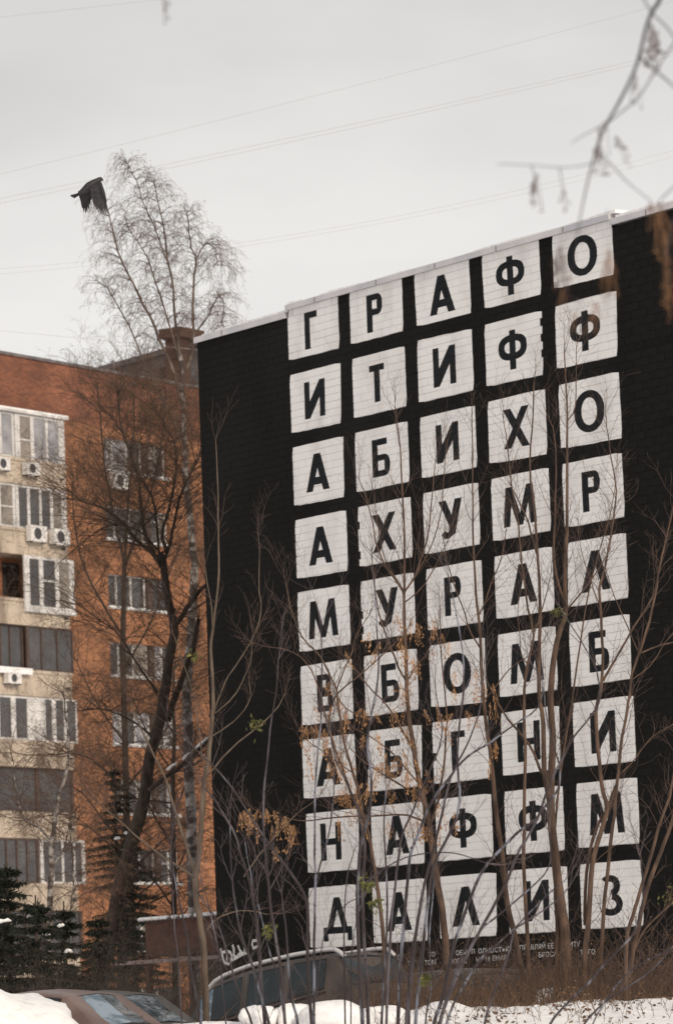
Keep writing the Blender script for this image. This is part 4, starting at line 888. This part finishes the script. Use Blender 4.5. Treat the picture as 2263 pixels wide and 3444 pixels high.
birch = far_tree('birch_tree', 'tall white birch with a fine drooping crown against the sky beside the black wall', [
 ([(652,3150),(650,2900),(638,2646),(628,2378),(638,2186),(647,2042),(657,1898),(647,1889-40),(638,1721),(623,1553),(619,1458),(614,1314),(609,1194)], 106, 44, 14),
 ([(609,1200),(594,1149),(589,1037),(580,948),(567,880),(554,778),(536,701),(518,612)], 106, 12, 3, False, 'birchlimb'),
 ([(622,1500),(600,1450),(560,1370),(530,1300),(491,1239),(442,1104),(410,1060),(370,974),(325,945)], 106, 9, 3, False, 'birchlimb'),
 ([(620,1400),(604,1330),(585,1243),(545,1162),(513,1082),(469,1001),(437,930),(410,880),(392,831),(379,769),(366,715),(355,680)], 106, 13, 3, False, 'birchlimb'),
 ([(612,1240),(590,1150),(558,1051),(531,970),(509,903),(491,849),(451,795),(425,755)], 106, 8, 3, False, 'birchlimb'),
 ([(628,1250),(650,1180),(652,1104),(648,992),(657,903),(661,872),(639,822),(636,760),(630,715)], 106, 12, 3, False, 'birchlimb'),
 ([(661,872),(679,831),(700,815),(730,840),(745,890)], 106, 5, 2, False, 'birchlimb'),
 ([(640,1150),(690,1080),(725,1010),(745,990),(755,1040),(745,1095)], 106, 6, 3, False, 'birchlimb'),
 ([(575,920),(558,871),(531,786),(510,740),(486,692),(464,616),(442,572),(425,545)], 106, 6, 2, False, 'birchlimb'),
 ([(622,1500),(600,1400),(540,1330),(470,1300),(400,1290)], 106, 7, 2, False, 'birchlimb'),
 ([(630,1600),(690,1500),(700,1380),(690,1300)], 106, 7, 2, False, 'birchlimb')], 'birch', 'birchtwig', 32, 5.5, (0.40, 1.15), .0072, .24, .66, 2, 2, extra=.42)
far_tree('deciduous_tree', 'bare dark tree with a dense brushy crown hiding the top windows of the block', [
 ([(420,3250),(430,3000),(425,2700),(420,2400),(415,2100),(420,1900)], 116, 34, 16),
 ([(420,1905),(390,1760),(360,1620),(345,1480),(335,1360),(330,1290)], 116, 12, 3),
 ([(420,1905),(430,1750),(440,1600),(455,1450),(452,1320),(460,1262)], 116, 12, 3),
 ([(420,1905),(470,1770),(520,1620),(545,1480),(560,1360),(556,1290)], 116, 12, 3),
 ([(418,2150),(360,2050),(300,1950),(260,1830),(245,1700),(250,1600)], 116, 10, 3),
 ([(418,2250),(480,2150),(530,2050),(560,1950),(600,1850)], 116, 9, 3),
 ([(422,2500),(350,2400),(290,2300),(250,2200)], 116, 9, 3), ([(424,2650),(500,2560),(560,2450),(600,2330)], 116, 9, 3),
 ([(426,2850),(350,2760),(290,2680),(240,2640)], 116, 9, 3), ([(428,2950),(510,2860),(580,2800),(640,2780)], 116, 9, 3), ([(428,3050),(500,2980),(560,2940),(620,2930)], 116, 8, 3)],
 'darkbark', 'darktwig', 35, 3.0, (0.9, 2.6), .012, .16, .05, 3, 2, extra=.25)
far_tree('deciduous_tree', 'bare twiggy tree right of the big leaning trunk, hiding the lowest windows', [
 ([(590,3250),(585,3000),(580,2750),(588,2500),(580,2330),(590,2230)], 112, 26, 8),
 ([(583,3050),(520,2960),(450,2880),(390,2850)], 112, 9, 3), ([(583,2950),(620,2880),(650,2790),(665,2700)], 112, 8, 3), ([(581,2850),(520,2740),(460,2640),(400,2580)], 112, 9, 3),
 ([(582,2750),(620,2650),(650,2560),(660,2470)], 112, 8, 3), ([(585,2600),(530,2520),(480,2430),(440,2330)], 112, 8, 3), ([(586,2480),(550,2400),(520,2310),(510,2230)], 112, 7, 3), ([(584,3120),(630,3060),(660,3010)], 112, 7, 3), ([(580,2700),(500,2690),(420,2700),(350,2740)], 112, 8, 3), ([(583,3000),(500,3040),(430,3060)], 112, 7, 3)],
 'darkbark', 'darktwig', 36, 3.6, (0.8, 2.2), .014, .02, .35, 3, 2, extra=.12)
far_tree('birch_tree', 'small slender birch with a leaning white trunk in front of the lower balconies', [
 ([(169,3200),(169,3137),(169,3009),(174,2881),(177,2820),(192,2728),(205,2651),(228,2600),(235,2520),(225,2420),(215,2330)], 92, 28, 4),
 ([(176,2830),(140,2790),(100,2765),(77,2748),(60,2700),(56,2651),(45,2560)], 92, 8, 3),
 ([(185,2910),(200,2885),(215,2860),(232,2800),(236,2740)], 92, 8, 3),
 ([(228,3112),(240,3040),(250,2984),(243,2860),(236,2760)], 92, 7, 4, True)], 'birch', 'birchtwig', 33, 3.2, (.6, 2.1), .009, .12, .2, 3, 2, extra=.35)
# snow caught on the sloping limb
o = [x for x in C.objects if x.name.startswith('deciduous_tree')][0]
for (a, b) in (((560, 2600), (600, 2572)), ((612, 2565), (640, 2540)), ((655, 2528), (705, 2488))):
    sb = MB(); P = resample([at(a[0], a[1]-9, 98.95), at(b[0], b[1]-9, 98.95)], .07); sb.tube([p+Vector((0, 0, rnd.uniform(-.015, .015))) for p in P], [.012]+[.022+rnd.uniform(0, .025) for _ in P[2:]]+[.01], 6)
    sb.build('snow_load', M['snow'], o, smooth=True)
# spruces
def spruce(label, sx_, base_y, top_y, depth, rad, seed, dens=1.0, xoff=0):
    rg = random.Random(seed); top = at(sx_, top_y, depth); gzv = gz(top.x, top.y); base = Vector((top.x, top.y, gzv-.1))
    t = thing('spruce_tree', tuple(base), label, 'tree'); H = top.z-gzv
    mb = MB(); mb.tube([base, base.lerp(top, .5), top], [.12, .07, .015], 8); mb.build('trunk', M['darkbark'], t)
    br = MB(); nd = MB(); z = .25
    while z < H*.98:
        f = z/H; ln0 = rad*(1-f)**.8+.1
        for k_ in range(int(rg.uniform(4, 7)*dens)):
            a = rg.uniform(0, 6.28); ln = ln0*rg.uniform(.6, 1.15); d = Vector((math.cos(a), math.sin(a), .05)); P = []; n = 6
            for i in range(n+1):
                q = i/n; P.append(base+Vector((0, 0, z+.1))+d*ln*q+Vector((0, 0, -.28*ln*q*q+.10*ln*q**4)))
            br.tube(P, [.02*(1-.7*i/n) for i in range(n+1)], 3, cap=False)
            for i in range(1, n+1):
                for _ in range(20):
                    p = P[i-1].lerp(P[i], rg.random()); s_ = Vector((rg.gauss(0, 1), rg.gauss(0, 1), rg.gauss(-.55, .5))).normalized(); l_ = rg.uniform(.07, .22)*(1.1-.4*i/n)
                    w_ = s_.cross(Vector((rg.random(), rg.random(), rg.random()+.1))).normalized()*.013
                    nd.quad(p-w_*.5, p+s_*l_*.5-w_, p+s_*l_, p+s_*l_*.5+w_)
        z += rg.uniform(.16, .26)
    stuff(br.build('branches', M['darkbark'], t)); stuff(nd.build('needles', M['spruce'], t)); return t
s1 = spruce('dark broad spruce filling the lower left corner behind the cars', 25, 3330, 2900, 84, 2.0, 41, 1.7)
s2 = spruce('thin drooping spruce beside the leaning dark trunk', 385, 3200, 2560, 108, 1.9, 42, .8)
s3 = spruce('low dark spruce between the small birch and the dark trunk', 215, 3300, 3030, 88, 1.3, 43, 1.3)
s4 = spruce('dark spruce behind the big trunk, left of the rust red shed', 440, 3300, 2760, 112, 1.6, 44, 1.0)
for par, pts in ((s1, [(10, 3095, 60), (105, 3083, 30)]), (s2, [(395, 2818, 22), (425, 2800, 14)]), (s3, [(150, 3140, 40), (230, 3198, 30), (205, 3110, 26)])):
    for (a, b, wd) in pts:
        d = 82 if par is s1 else (107 if par is s2 else 86.7); p = at(a, b, d); k = d/14462; mb = MB()
        mb.tube([p+Vector((wd*k*(q/5-.5), 0, .05*(vn(q*.9, a, 3)-.3)-.03*abs(q-2.5)*.4)) for q in range(6)], [.006, .03, .045, .03, .04, .008], 6)
        mb.build('snow_load', M['snow'], par, smooth=True)

s5 = spruce('tall dark spruce standing at the left picture edge', -60, 3330, 2840, 86, 1.9, 45, 1.7)
s6 = spruce('dark spruce rising behind the two parked saloons', 120, 3330, 3010, 82, 1.5, 46, 1.7)
s7 = spruce('low dark spruce right of the big leaning trunk', 330, 3330, 3080, 90, 1.5, 47, 1.5)
# ---------------------------------------------------------------- rust-red shed
SH = at(610, 3150, 96); SH.z = 0
def Bs(x, y, z): return SH + WX*x + WN*y + Vector((0, 0, z))
def shx(sx_, sy_): p = hit(Bs(0, 0, 0), WN, sx_, sy_)-SH; return p.dot(WX), p.z
xa, zt1 = shx(488, 3092); xb, zt2 = shx(760, 3066); _, zb_ = shx(600, 3212); _, zbeam = shx(560, 3228)
shed = thing('shed', Bs((xa+xb)/2, 0, 1.0), 'rust red metal shed with snow along its corrugated roof edge', 'shed')
mb = MB(); mb.boxf(Bs, (xa, -3, zb_), (xb+2, 0, zt1-.05)); mb.build('fascia_panel', M['shedred'], shed)
mb = MB(); n = 60
for i in range(n):
    x = xa-.1+(xb+2.2-xa)*i/n; x2 = xa-.1+(xb+2.2-xa)*(i+1)/n; z1 = zt1-.04+(.035 if i % 2 else 0)
    mb.boxf(Bs, (x, -3.2, z1-.02), (x2, .12, z1))
mb.build('roof', M['metal'], shed)
mb = MB()
for i in range(n):
    x = xa-.1+(xb+2.2-xa)*i/n
    if vn(i*.7, 1, 4) > .3: mb.ball(Bs(x+.04, .08, zt1), .07, .07, .045, 6, 4)
mb.build('roof_snow', M['snow'], shed, smooth=True)
mb = MB(); mb.boxf(Bs, (xa-1.0, .02, zbeam-.06), (xb+2, .22, zbeam+.02)); mb.build('beam', M['shedbeam'], shed)
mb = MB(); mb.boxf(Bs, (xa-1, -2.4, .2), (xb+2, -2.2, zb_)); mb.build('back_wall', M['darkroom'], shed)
for x in (xa-.02, (xa+xb)/2+.1, xb-.1):
    mb = MB(); mb.boxf(Bs, (x, -.1, .5), (x+.12, .015, zb_)); mb.build('post', M['shedred'], shed)
mb = MB(); mb.boxf(Bs, (xa+.7, -1.9, 1.2), (xa+1.4, -1.85, zb_-.15)); mb.build('door', M['slate'], shed)
mb = MB(); mb.boxf(Bs, (xa+1.9, -1.9, 1.9), (xa+2.6, -1.85, zb_-.2)); mb.build('window', M['glassblue'], shed)

# ---------------------------------------------------------------- cars
def car(label, group, pos, head, pitch_, L_, Wd, H, prof, paint, glass='carglass', rails=False, snow=None):
    """prof: stations (x along length 0=rear..1=front, belt height, roof height, kind) ; kind: 'b' boot/bonnet, 'g' glass side, 'p' pillar"""
    d = Vector((head[0], head[1], 0)).normalized(); n_ = Vector((d.y, -d.x, 0))
    dz = d*math.cos(pitch_)+Vector((0, 0, math.sin(pitch_))); up = dz.cross(-n_).normalized()
    if up.z < 0: up = -up
    def c(x, y, z): return Vector(pos) + dz*((x-.5)*L_) + n_*y + up*z
    t = thing('parked_car', tuple(pos), label, 'car', group); hw = Wd/2
    body = MB(); rings = []
    for (x, bh, rh, kd) in prof:
        tp = 1-.10*(abs(x-.5)*2)**3.0; w1 = hw*tp; tum = w1-(rh-bh)*.36
        half = [(w1*.93, .22), (w1, .42), (w1*1.0, bh*.78), (w1*.985, bh), (tum, rh-.03), (tum*.86, rh), (0, rh+.02)]
        if x < .015 or x > .985: half = [(a*.94, b) for a, b in half]
        rings.append([c(x, a, b) for a, b in half]+[c(x, -a, b) for a, b in half[-2::-1]])
    m_ = len(rings[0]); i0 = len(body.v)
    for rg_ in rings: body.v += [tuple(p) for p in rg_]
    for i in range(len(rings)-1):
        for j in range(m_-1): body.f.append((i*m_+j, i*m_+j+1, (i+1)*m_+j+1, (i+1)*m_+j))
    body.f.append(tuple(range(m_))); body.f.append(tuple(range((len(rings)-1)*m_, len(rings)*m_))[::-1])
    bo = body.build('body', M[paint], t)
    bv = bo.modifiers.new('b', 'BEVEL'); bv.width = .025; bv.segments = 2; bv.limit_method = 'ANGLE'; bv.angle_limit = R(25)
    bo.data.shade_smooth()
    # side windows, windscreen and rear window as panes just proud of the body
    def pane(pts, nm='side_window'):
        cen = sum(pts, Vector())/len(pts); nn = (pts[1]-pts[0]).cross(pts[2]-pts[0]).normalized()
        if nn.dot(cen-c(.5, 0, H*.6)) < 0: nn = -nn
        q = MB(); pp = [cen+(p-cen)*.93+nn*.014 for p in pts]; qq = [p-nn*.02 for p in pp]; q.poly(pp)
        for i in range(len(pp)): q.quad(pp[i], qq[i], qq[(i+1) % len(pp)], pp[(i+1) % len(pp)])
        gm = 'mirrorglass' if (nm == 'windscreen' or (rails and (cen-c(.63, 0, .9)).dot(dz) > -.3)) else glass
        o_ = q.build(nm, M[gm], t)
        tr = MB(); ed = [p+nn*.004 for p in [cen+(p-cen)*.965 for p in pts]]; tr.tube(ed+[ed[0]], .014, 4); tr.build('window_seal', M['plasticdark'], o_); return o_
    for i in range(len(prof)-1):
        if prof[i][3] in 'gw' and prof[i+1][2]-prof[i+1][1] > .1 or (prof[i][3] == 'g'):
            a, b = rings[i], rings[i+1]
            for js in ((3, 4), (m_-1-3, m_-1-4)): pane([a[js[0]].lerp(a[js[1]], .06), b[js[0]].lerp(b[js[1]], .06), b[js[0]].lerp(b[js[1]], .93), a[js[0]].lerp(a[js[1]], .93)])
        if prof[i][3] in 'Ww':
            a, b = rings[i], rings[i+1]; pane([a[4].lerp(a[6], .1), b[4].lerp(b[6], .1), b[6], b[m_-1-4].lerp(b[6], .1), a[m_-1-4].lerp(a[6], .1), a[6]], 'windscreen' if prof[i][0] > .5 else 'rear_window')
    for x in (.18, .81):
        for s in (-1, 1):
            wh = MB(); wh.tube([c(x, s*(hw-.20), .32), c(x, s*(hw+.005), .32)], .33, 20); wo2 = wh.build('wheel', M['tyre'], t)
            rm = MB(); rm.tube([c(x, s*(hw+.006), .32), c(x, s*(hw+.02), .32)], .21, 12); rm.build('rim', M['chrome'], wo2)
    for s in (-1, 1):
        q = MB(); q.tube([c(p[0], s*(hw*(1-.10*(abs(p[0]-.5)*2)**3)+.006), p[1]*.985) for p in prof if .1 < p[0] < .8], .014, 5); q.build('belt_trim', M['plasticdark'], t)
        q = MB(); q.tube([c(x, s*(hw*(1-.10*(abs(x-.5)*2)**3)+.004), .56) for x in (.24, .4, .6, .75)], .03, 6); q.build('side_moulding', M['plasticdark'], t)
        for x in (.285, .47, .68):
            q = MB(); q.tube([c(x, s*(hw+.002), .3), c(x, s*(hw+.002), .92)], .006, 4); q.build('door_gap', M['plasticdark'], t)
    mir = [p for p in prof if p[3] in 'Ww' and p[0] > .5]
    mx_ = (mir[-1][0] if mir else .66)
    for s in (-1, 1):
        q = MB(); p = c(mx_, s*(hw+.09), mir[-1][1]+.10 if mir else .95)
        q.ball(p, .13, .13, .09, 10, 6); q.tube([p, c(mx_, s*(hw-.08), .95)], .02, 5); q.build('wing_mirror', M['plasticdark'], t, smooth=True)
    for x, nm, mt in ((.995, 'headlight', 'lamp'), (.005, 'tail_light', 'carred')):
        for s in (-1, 1):
            q = MB(); q.ball(c(x, s*hw*.66, .68), .16, .16, .08, 10, 6); q.build(nm, M[mt], t, smooth=True)
    if rails:
        for s in (-1, 1):
            q = MB(); pr = [p for p in prof if p[2]-p[1] > .38]; P = [c(p[0], s*(hw-.34), p[2]+.075) for p in pr]; P = [c(pr[0][0]-.02, s*(hw-.34), pr[0][2]-.02)]+P+[c(pr[-1][0]+.03, s*(hw-.34), pr[-1][2]-.08)]; P = smoothline(P, 1)
            q.tube(P, .036, 8); q.build('roof_rail', M['chrome'], t, smooth=True)
    for x in (.36, .60):
        for s in (-1, 1):
            hd = MB(); hd.boxf(c, (x-.02, s*(hw+.002) if s > 0 else -hw-.03, .80), (x+.02, s*(hw+.03) if s > 0 else -hw-.002, .83)); hd.build('door_handle', M['chrome'], t)
    return t, c
estate = [(0, .80, .84, 'b'), (.02, .95, 1.02, 'W'), (.08, 1.00, 1.50, 'p'), (.11, 1.00, 1.57, 'g'), (.27, .98, 1.63, 'p'), (.295, .98, 1.635, 'g'), (.46, .955, 1.65, 'p'), (.485, .95, 1.65, 'g'), (.62, .935, 1.60, 'g'), (.68, .93, 1.45, 'W'), (.76, .92, .955, 'b'), (.87, .86, .89, 'b'), (.96, .74, .77, 'b'), (1.0, .60, .63, 'b')]
sedan = [(0, .78, .82, 'b'), (.03, .90, .93, 'b'), (.13, .95, .98, 'W'), (.24, .95, 1.33, 'p'), (.27, .94, 1.37, 'g'), (.44, .92, 1.44, 'p'), (.465, .92, 1.445, 'g'), (.58, .90, 1.38, 'p'), (.60, .90, 1.36, 'W'), (.73, .88, .92, 'b'), (.87, .83, .86, 'b'), (.96, .72, .75, 'b'), (1.0, .58, .61, 'b')]
WXd = -WX
ca = at(950, 3285, 67)
x_, y_ = ca.x, ca.y
car('dark grey estate car with silver roof rails parked nose down by the black wall', 'cars parked below the wall', (x_, y_, 1.06), (-.74, .67), R(-9), 4.75, 1.82, 1.66, estate, 'suv', rails=True)
cb = at(1470, 3330, 71)
car('dark hatchback almost hidden by shoots to the right of the estate car', 'cars parked below the wall', (cb.x, cb.y, 0.98), (WXd.x, WXd.y), R(-3), 4.1, 1.72, 1.45, estate, 'cardark')
c1 = at(235, 3420, 60)
car('dusty red brown saloon with a sky-reflecting windscreen at the lower left', 'cars parked below the wall', (c1.x, c1.y, .98), (.86, -.5), 0, 4.5, 1.75, 1.45, sedan, 'carred')
c2 = at(385, 3420, 66)
car('dark green car parked behind the red brown saloon', 'cars parked below the wall', (c2.x, c2.y, 1.02), (.86, -.5), 0, 4.4, 1.75, 1.45, sedan, 'cardark')

# snowdrift bottom left, lumps of snow on the bank
def drift(label, sx_, sy_, d, rx, ry, rz, seed, cat='snowdrift', grp=None):
    p = at(sx_, sy_, d); mb = MB()
    def fn(q): 
        k = 1+.34*(vn(q.x*2.2/rx+seed+5, q.y*2/ry+5, seed)-.5)+.16*(vn(q.x*5/rx+9, q.z*3/rz+seed+9, seed+1)-.5)+.07*(vn(q.x*12/rx+30, q.z*9/rz+30, seed+2)-.5); q = q*k; m_ = max(abs(q.x)/rx, abs(q.z)/rz, .01); l_ = math.sqrt((q.x/rx)**2+(q.z/rz)**2+.0001); return Vector((q.x*(1+.22*(l_/m_-1)), q.y, q.z*(1+.22*(l_/m_-1))))
    mb.ball(p, rx, ry, rz, 36, 20, fn); o = mb.build('snowdrift', M['snow'], smooth=True); tag(o, label, cat, grp); return o
drift('smooth rounded snowdrift covering the side of the red brown saloon', -20, 3478, 54, 1.02, 1.0, .52, 300)
LG = 'snow lumps on the bank'
drift('broadest snow cushion on the bank, below the tail of the estate car', 1105, 3425, 57, .42, .5, .24, 5, 'snow lump', LG)
drift('low snow cushion just left of the broadest one on the bank', 990, 3428, 57.3, .30, .4, .21, 6, 'snow lump', LG)
drift('small snow cushion under the front half of the estate car', 870, 3418, 57.1, .24, .4, .15, 7, 'snow lump', LG)
drift('flat snow cushion on the bank between the dark upright shoots', 1290, 3425, 58, .38, .4, .17, 8, 'snow lump', LG)
drift('sloping snow heap at the foot of the thickest maple trunk', 1850, 3368, 66.5, .30, .3, .20, 9, 'snow lump', LG)
# ---------------------------------------------------------------- dead weeds, thicket and leaf litter
def in_view(x, y): return abs(x) < y*.0855+.3
wrg = random.Random(77); wdA = MB(); wdB = MB()
for i in range(4600):
    y = wrg.choice([wrg.uniform(57, 66), wrg.uniform(60, 74)]); xl = y*.088; x = wrg.uniform(-xl*.62, xl)
    if x < 0.2 and wrg.random() < .72: continue
    if y < 60 and wrg.random() < .62: continue
    h = wrg.uniform(.15, .62) * (2.0 if y > 61 and wrg.random() < .12 else .9)
    if y < 61: h *= .6
    wd = wdA if (wrg.random() < .30 or y < 60) else wdB
    if wd is wdB: h *= 1.15
    p = Vector((x, y, gz(x, y)-.03)); d = Vector((wrg.gauss(0, .3), wrg.gauss(0, .2), 1)).normalized(); P = [p]
    for k in range(4):
        d = (d+Vector((wrg.gauss(0, .18), wrg.gauss(0, .12), 0))).normalized(); P.append(P[-1]+d*h/4)
        if k > 0 and wrg.random() < .75:
            s_ = (d+Vector((wrg.gauss(0, .9), wrg.gauss(0, .6), .3))).normalized(); q = P[-1]+s_*h*wrg.uniform(.15, .45); wd.tube([P[-1], q], .0028, 3, cap=False)
            if wrg.random() < .4:
                a = Vector((wrg.gauss(0, 1), wrg.gauss(0, 1), wrg.gauss(0, 1))).normalized()*.025; b = Vector((wrg.gauss(0, 1), .2, wrg.gauss(0, 1))).normalized()*.02; wd.quad(q, q+a, q+a+b, q+b)
    wd.tube(P, [.0036, .004, .0035, .003, .002], 3, cap=False)
tag(wdA.build('dead_weeds', M['weed']), 'scattered tan dry weed stems along the foot of the wall', 'weeds', None, 'stuff')
tag(wdB.build('dark_weeds', M['darktwig']), 'dark brown tangle of dead weeds behind the snow bank', 'weeds', None, 'stuff')
lt = MB()
for i in range(2600):
    y = wrg.uniform(54, 66); xl = y*.088; x = wrg.uniform(-xl*.6, xl)
    if x < 1.2 and wrg.random() < .35: continue
    n_ = vn(x*1.5, y*.8, 12)
    if n_ < .5 and wrg.random() < .8: continue
    p = Vector((x, y, gz(x, y)+wrg.uniform(.0, .03))); a = Vector((wrg.gauss(0, 1), wrg.gauss(0, 1), wrg.gauss(.4, .6))).normalized()*wrg.uniform(.02, .05); b = a.cross(Vector((wrg.random(), wrg.random(), wrg.random()))).normalized()*wrg.uniform(.012, .03)
    lt.quad(p-a, p-b, p+a, p+b)
tag(lt.build('leaf_litter', M['litter']), 'dry brown leaves and seeds scattered on the snow bank', 'leaf litter', None, 'stuff')
# low thicket of thin brush behind the bank
tk = MB(); 
for i in range(300):
    y = wrg.uniform(64, 74); xl = y*.088; x = wrg.uniform(-xl*.15, xl); p = Vector((x, y, gz(x, y)))
    sprout(tk, p, Vector((wrg.gauss(0, .25), wrg.gauss(0, .2), 1)), wrg.uniform(.35, 1.0), .006, wrg, 2, .1, 0, 6, .2)
for i in range(60):
    x = wrg.uniform(-1.9, .9); y = wrg.uniform(59.5, 61.5); sprout(tk, Vector((x, y, gz(x, y))), Vector((wrg.gauss(0, .25), wrg.gauss(0, .2), 1)), wrg.uniform(.25, .7), .0055, wrg, 2, .1, 0, 6, .2)
tag(tk.build('brush_thicket', M['twig']), 'low brown thicket of bare brush against the foot of the black wall', 'brush', None, 'stuff')

dk = MB()
for i in range(420):
    y = wrg.uniform(73, 90); x = wrg.uniform(-y*.085, -y*.028); sprout(dk, Vector((x, y, gz(x, y))), Vector((wrg.gauss(0, .3), wrg.gauss(0, .2), 1)), wrg.uniform(.9, 2.5), .012, wrg, 2, .1, 0, 6, .2)
tag(dk.build('dark_bushes', M['darkbark']), 'dark bare bushes behind the parked saloons and under the shed', 'bushes', None, 'stuff')
# ---------------------------------------------------------------- near branch, top right, out of focus
nb_ = 19.5
def nbp(pts): return [at(a, b, nb_+.3*math.sin(a*.01)) for a, b in pts]
nt_ = thing('overhanging_branch', tuple(at(2230, -60, nb_)), 'blurred purple-brown maple branch hanging into the top right corner with dark seed bunches', 'branch')
for i, (pts, w0, w1) in enumerate([
 ([(2260,-120),(2219,0),(2189,42),(2168,102),(2149,191),(2126,254),(2079,348),(2041,411),(2015,466),(1990,551),(1969,636),(1948,738),(1940,790)], 12, 3),
 ([(2300,100),(2263,148),(2202,237),(2147,331),(2066,394),(2030,425)], 5, 3), ([(2151,191),(2202,237),(2263,288),(2300,330)], 6, 4), ([(2150,-30),(2164,0),(2193,47),(2240,89),(2263,123),(2300,170)], 4, 4),
 ([(2015,510),(2060,560),(2109,615),(2189,678)], 3.5, 2.5), ([(1985,551),(1930,562),(1871,564),(1791,555),(1672,551)], 3, 2), ([(2020,425),(1970,450),(1920,480)], 3, 2), ([(2300,600),(2240,650),(2205,690)], 4, 3), ([(2300,700),(2262,745),(2245,800),(2240,860)], 5, 3), ([(1785,558),(1800,600)], 3, 2), ([(1880,562),(1893,640)], 3, 2)]):
    P = smoothline(nbp(pts), 1); mb = MB(); n = len(P); mb.tube(P, [(w0+(w1-w0)*k/(n-1))*1.3*nb_/14462/2 for k in range(n)], 6); mb.build('stem' if i == 0 else 'side_twig', M['whipred'], nt_, smooth=True)
KN = [key_mesh(60+s, 7, 0.036, 'samaradark', .008) for s in range(3)]
KO = [key_mesh(70+s, 6, 0.036, 'samaramid', .007) for s in range(3)]
nrg = random.Random(3)
for (a, b, s_, dk) in [(2193,95,.42,1),(2205,125,.42,1),(2212,150,.3,1),(2138,265,.3,1),(2031,425,.32,1),(2014,495,.34,1),(2010,520,.3,1),(2075,470,.3,1),(1806,600,.32,1),(1798,615,.26,1),(1893,645,.28,1),(2190,695,.34,0),(2220,700,.36,0),(2212,735,.42,0),(1885,850,.44,1),(1890,872,.36,1),(2046,860,.42,0),(2040,890,.36,0),(1890,985,.26,0),(1935,1060,.2,0),(2002,1030,.3,0),(2238,850,.36,0),(2243,925,.36,0),(2230,790,.3,0),(2250,980,.3,0),(550,-2,.25,1)]:
    o = bpy.data.objects.new('seed_cluster', nrg.choice(KN if dk else KO)); C.objects.link(o); o.parent = nt_
    o.location = at(a, b, nb_+nrg.uniform(-.6, .6))-parent_world(nt_).translation; o.scale = (s_*2.6, s_*2.6, s_*1.9); o.rotation_euler = (nrg.gauss(0, .15), nrg.gauss(0, .15), nrg.uniform(0, 6))
for (a, b, c_, d_) in [(2250,745,2243,960),(2215,690,2212,735),(1885,790,1888,850),(1940,790,1900,1000),(2040,700,2046,860),(1915,1000,2002,1030)]:
    mb = MB(); mb.tube([at(a, b, nb_), at((a+c_)/2+8, (b+d_)/2, nb_), at(c_, d_, nb_)], .0011, 5); mb.build('side_twig', M['whipred'], nt_)

# ---------------------------------------------------------------- crow
bp_ = at(322, 640, 60); k_ = 60/14462.0
crow = thing('flying_crow', tuple(bp_), 'black crow in flight with both wings swept down, over the birch crown', 'bird')
def bq(sx_, sy_, dd=0): return at(sx_, sy_, 60+dd)
def loft(P, rad, flat=(1, 1), n=10): m_ = MB(); m_.tube(P, rad, n); return m_
mb = loft([bq(343, 598), bq(338, 603), bq(328, 608), bq(315, 616), bq(300, 626), bq(285, 640), bq(270, 650), bq(262, 655)], [.020, .038, .040, .052, .062, .052, .034, .016]); mb.build('body', M['feather'], crow, smooth=True)
bk_ = MB(); bk_.tube([bq(342, 600), bq(347, 606), bq(348, 611)], [.014, .009, .002], 6); bk_.build('beak', M['plasticdark'], crow)
tl = MB()
for i in range(6):
    a = bq(266+i*1.0, 650+i*.8); e = bq(238+i*2.5, 658+i*1.6, (i-2.5)*.02); s_ = Vector((.006, 0, .011)); tl.quad(a-s_*.6, e-s_, e+s_, a+s_*.6)
tl.build('tail', M['feather'], crow)
def wing(root0, root1, tips, dd, nm='wing'):
    # an arm of short coverts, then separate flight feathers
    mb = MB(); n = len(tips)
    for i, (tx, ty) in enumerate(tips):
        f = i/(n-1); a = bq(root0[0]+(root1[0]-root0[0])*f, root0[1]+(root1[1]-root0[1])*f, dd*.25); e = bq(tx, ty, dd); w_ = Vector((k_*4.2, 0, k_*.6)); th = Vector((0, .004, 0))
        m1 = a.lerp(e, .55)+Vector((0, dd*.1, 0))
        for s_ in (1, -1): mb.quad(a-w_*1.1+th*s_, m1-w_*1.15+th*s_, m1+w_*1.15+th*s_, a+w_*1.1+th*s_); mb.quad(m1-w_*1.15+th*s_, e-w_*.28+th*s_, e+w_*.28+th*s_, m1+w_*1.15+th*s_)
    return mb.build(nm, M['feather'], crow)
wing((308, 628), (338, 613), [(318, 690), (326, 706), (333, 714), (340, 718), (346, 722), (352, 724), (358, 722), (363, 718), (362, 700), (360, 680)], -.22)
wing((268, 642), (306, 628), [(276, 680), (278, 700), (283, 712), (289, 716), (294, 712), (299, 702), (304, 688), (308, 672)], .22)

# ---------------------------------------------------------------- overhead wires
GW_ = 'overhead wires crossing the sky'
def lag(x, P):
    (a, A_), (b, B_), (c_, C_) = P
    return A_*(x-b)*(x-c_)/((a-b)*(a-c_)) + B_*(x-a)*(x-c_)/((b-a)*(b-c_)) + C_*(x-a)*(x-b)/((c_-a)*(c_-b))
for i, (P, rad, lab) in enumerate([
 (((0, 586), (1600, 182), (2263, 4)), .0048, 'highest thin wire, rising to the top right corner'), (((0, 668), (1600, 326), (2263, 174)), .0052, 'upper wire of the close pair crossing the whole sky'),
 (((0, 684), (1600, 339), (2263, 186)), .0052, 'lower wire of the close pair crossing the whole sky'), (((0, 904), (1600, 672), (2263, 506)), .0040, 'upper of two faint wires just above the roof of the black wall'),
 (((0, 922), (1600, 687), (2263, 528)), .0036, 'lower of two faint wires just above the roof of the black wall'), (((0, 1112), (380, 1148), (900, 1200)), .0050, 'faint wire running just above the orange block roof'),
 (((0, 58), (300, 25), (700, -20)), .0050, 'short faint wire in the top left corner')]):
    mb = MB(); mb.tube([at(x, lag(x, P), 130) for x in range(-900, 3200, 150)], rad, 5); o = mb.build('overhead_wire', M['wire']); tag(o, lab, 'wire', GW_)
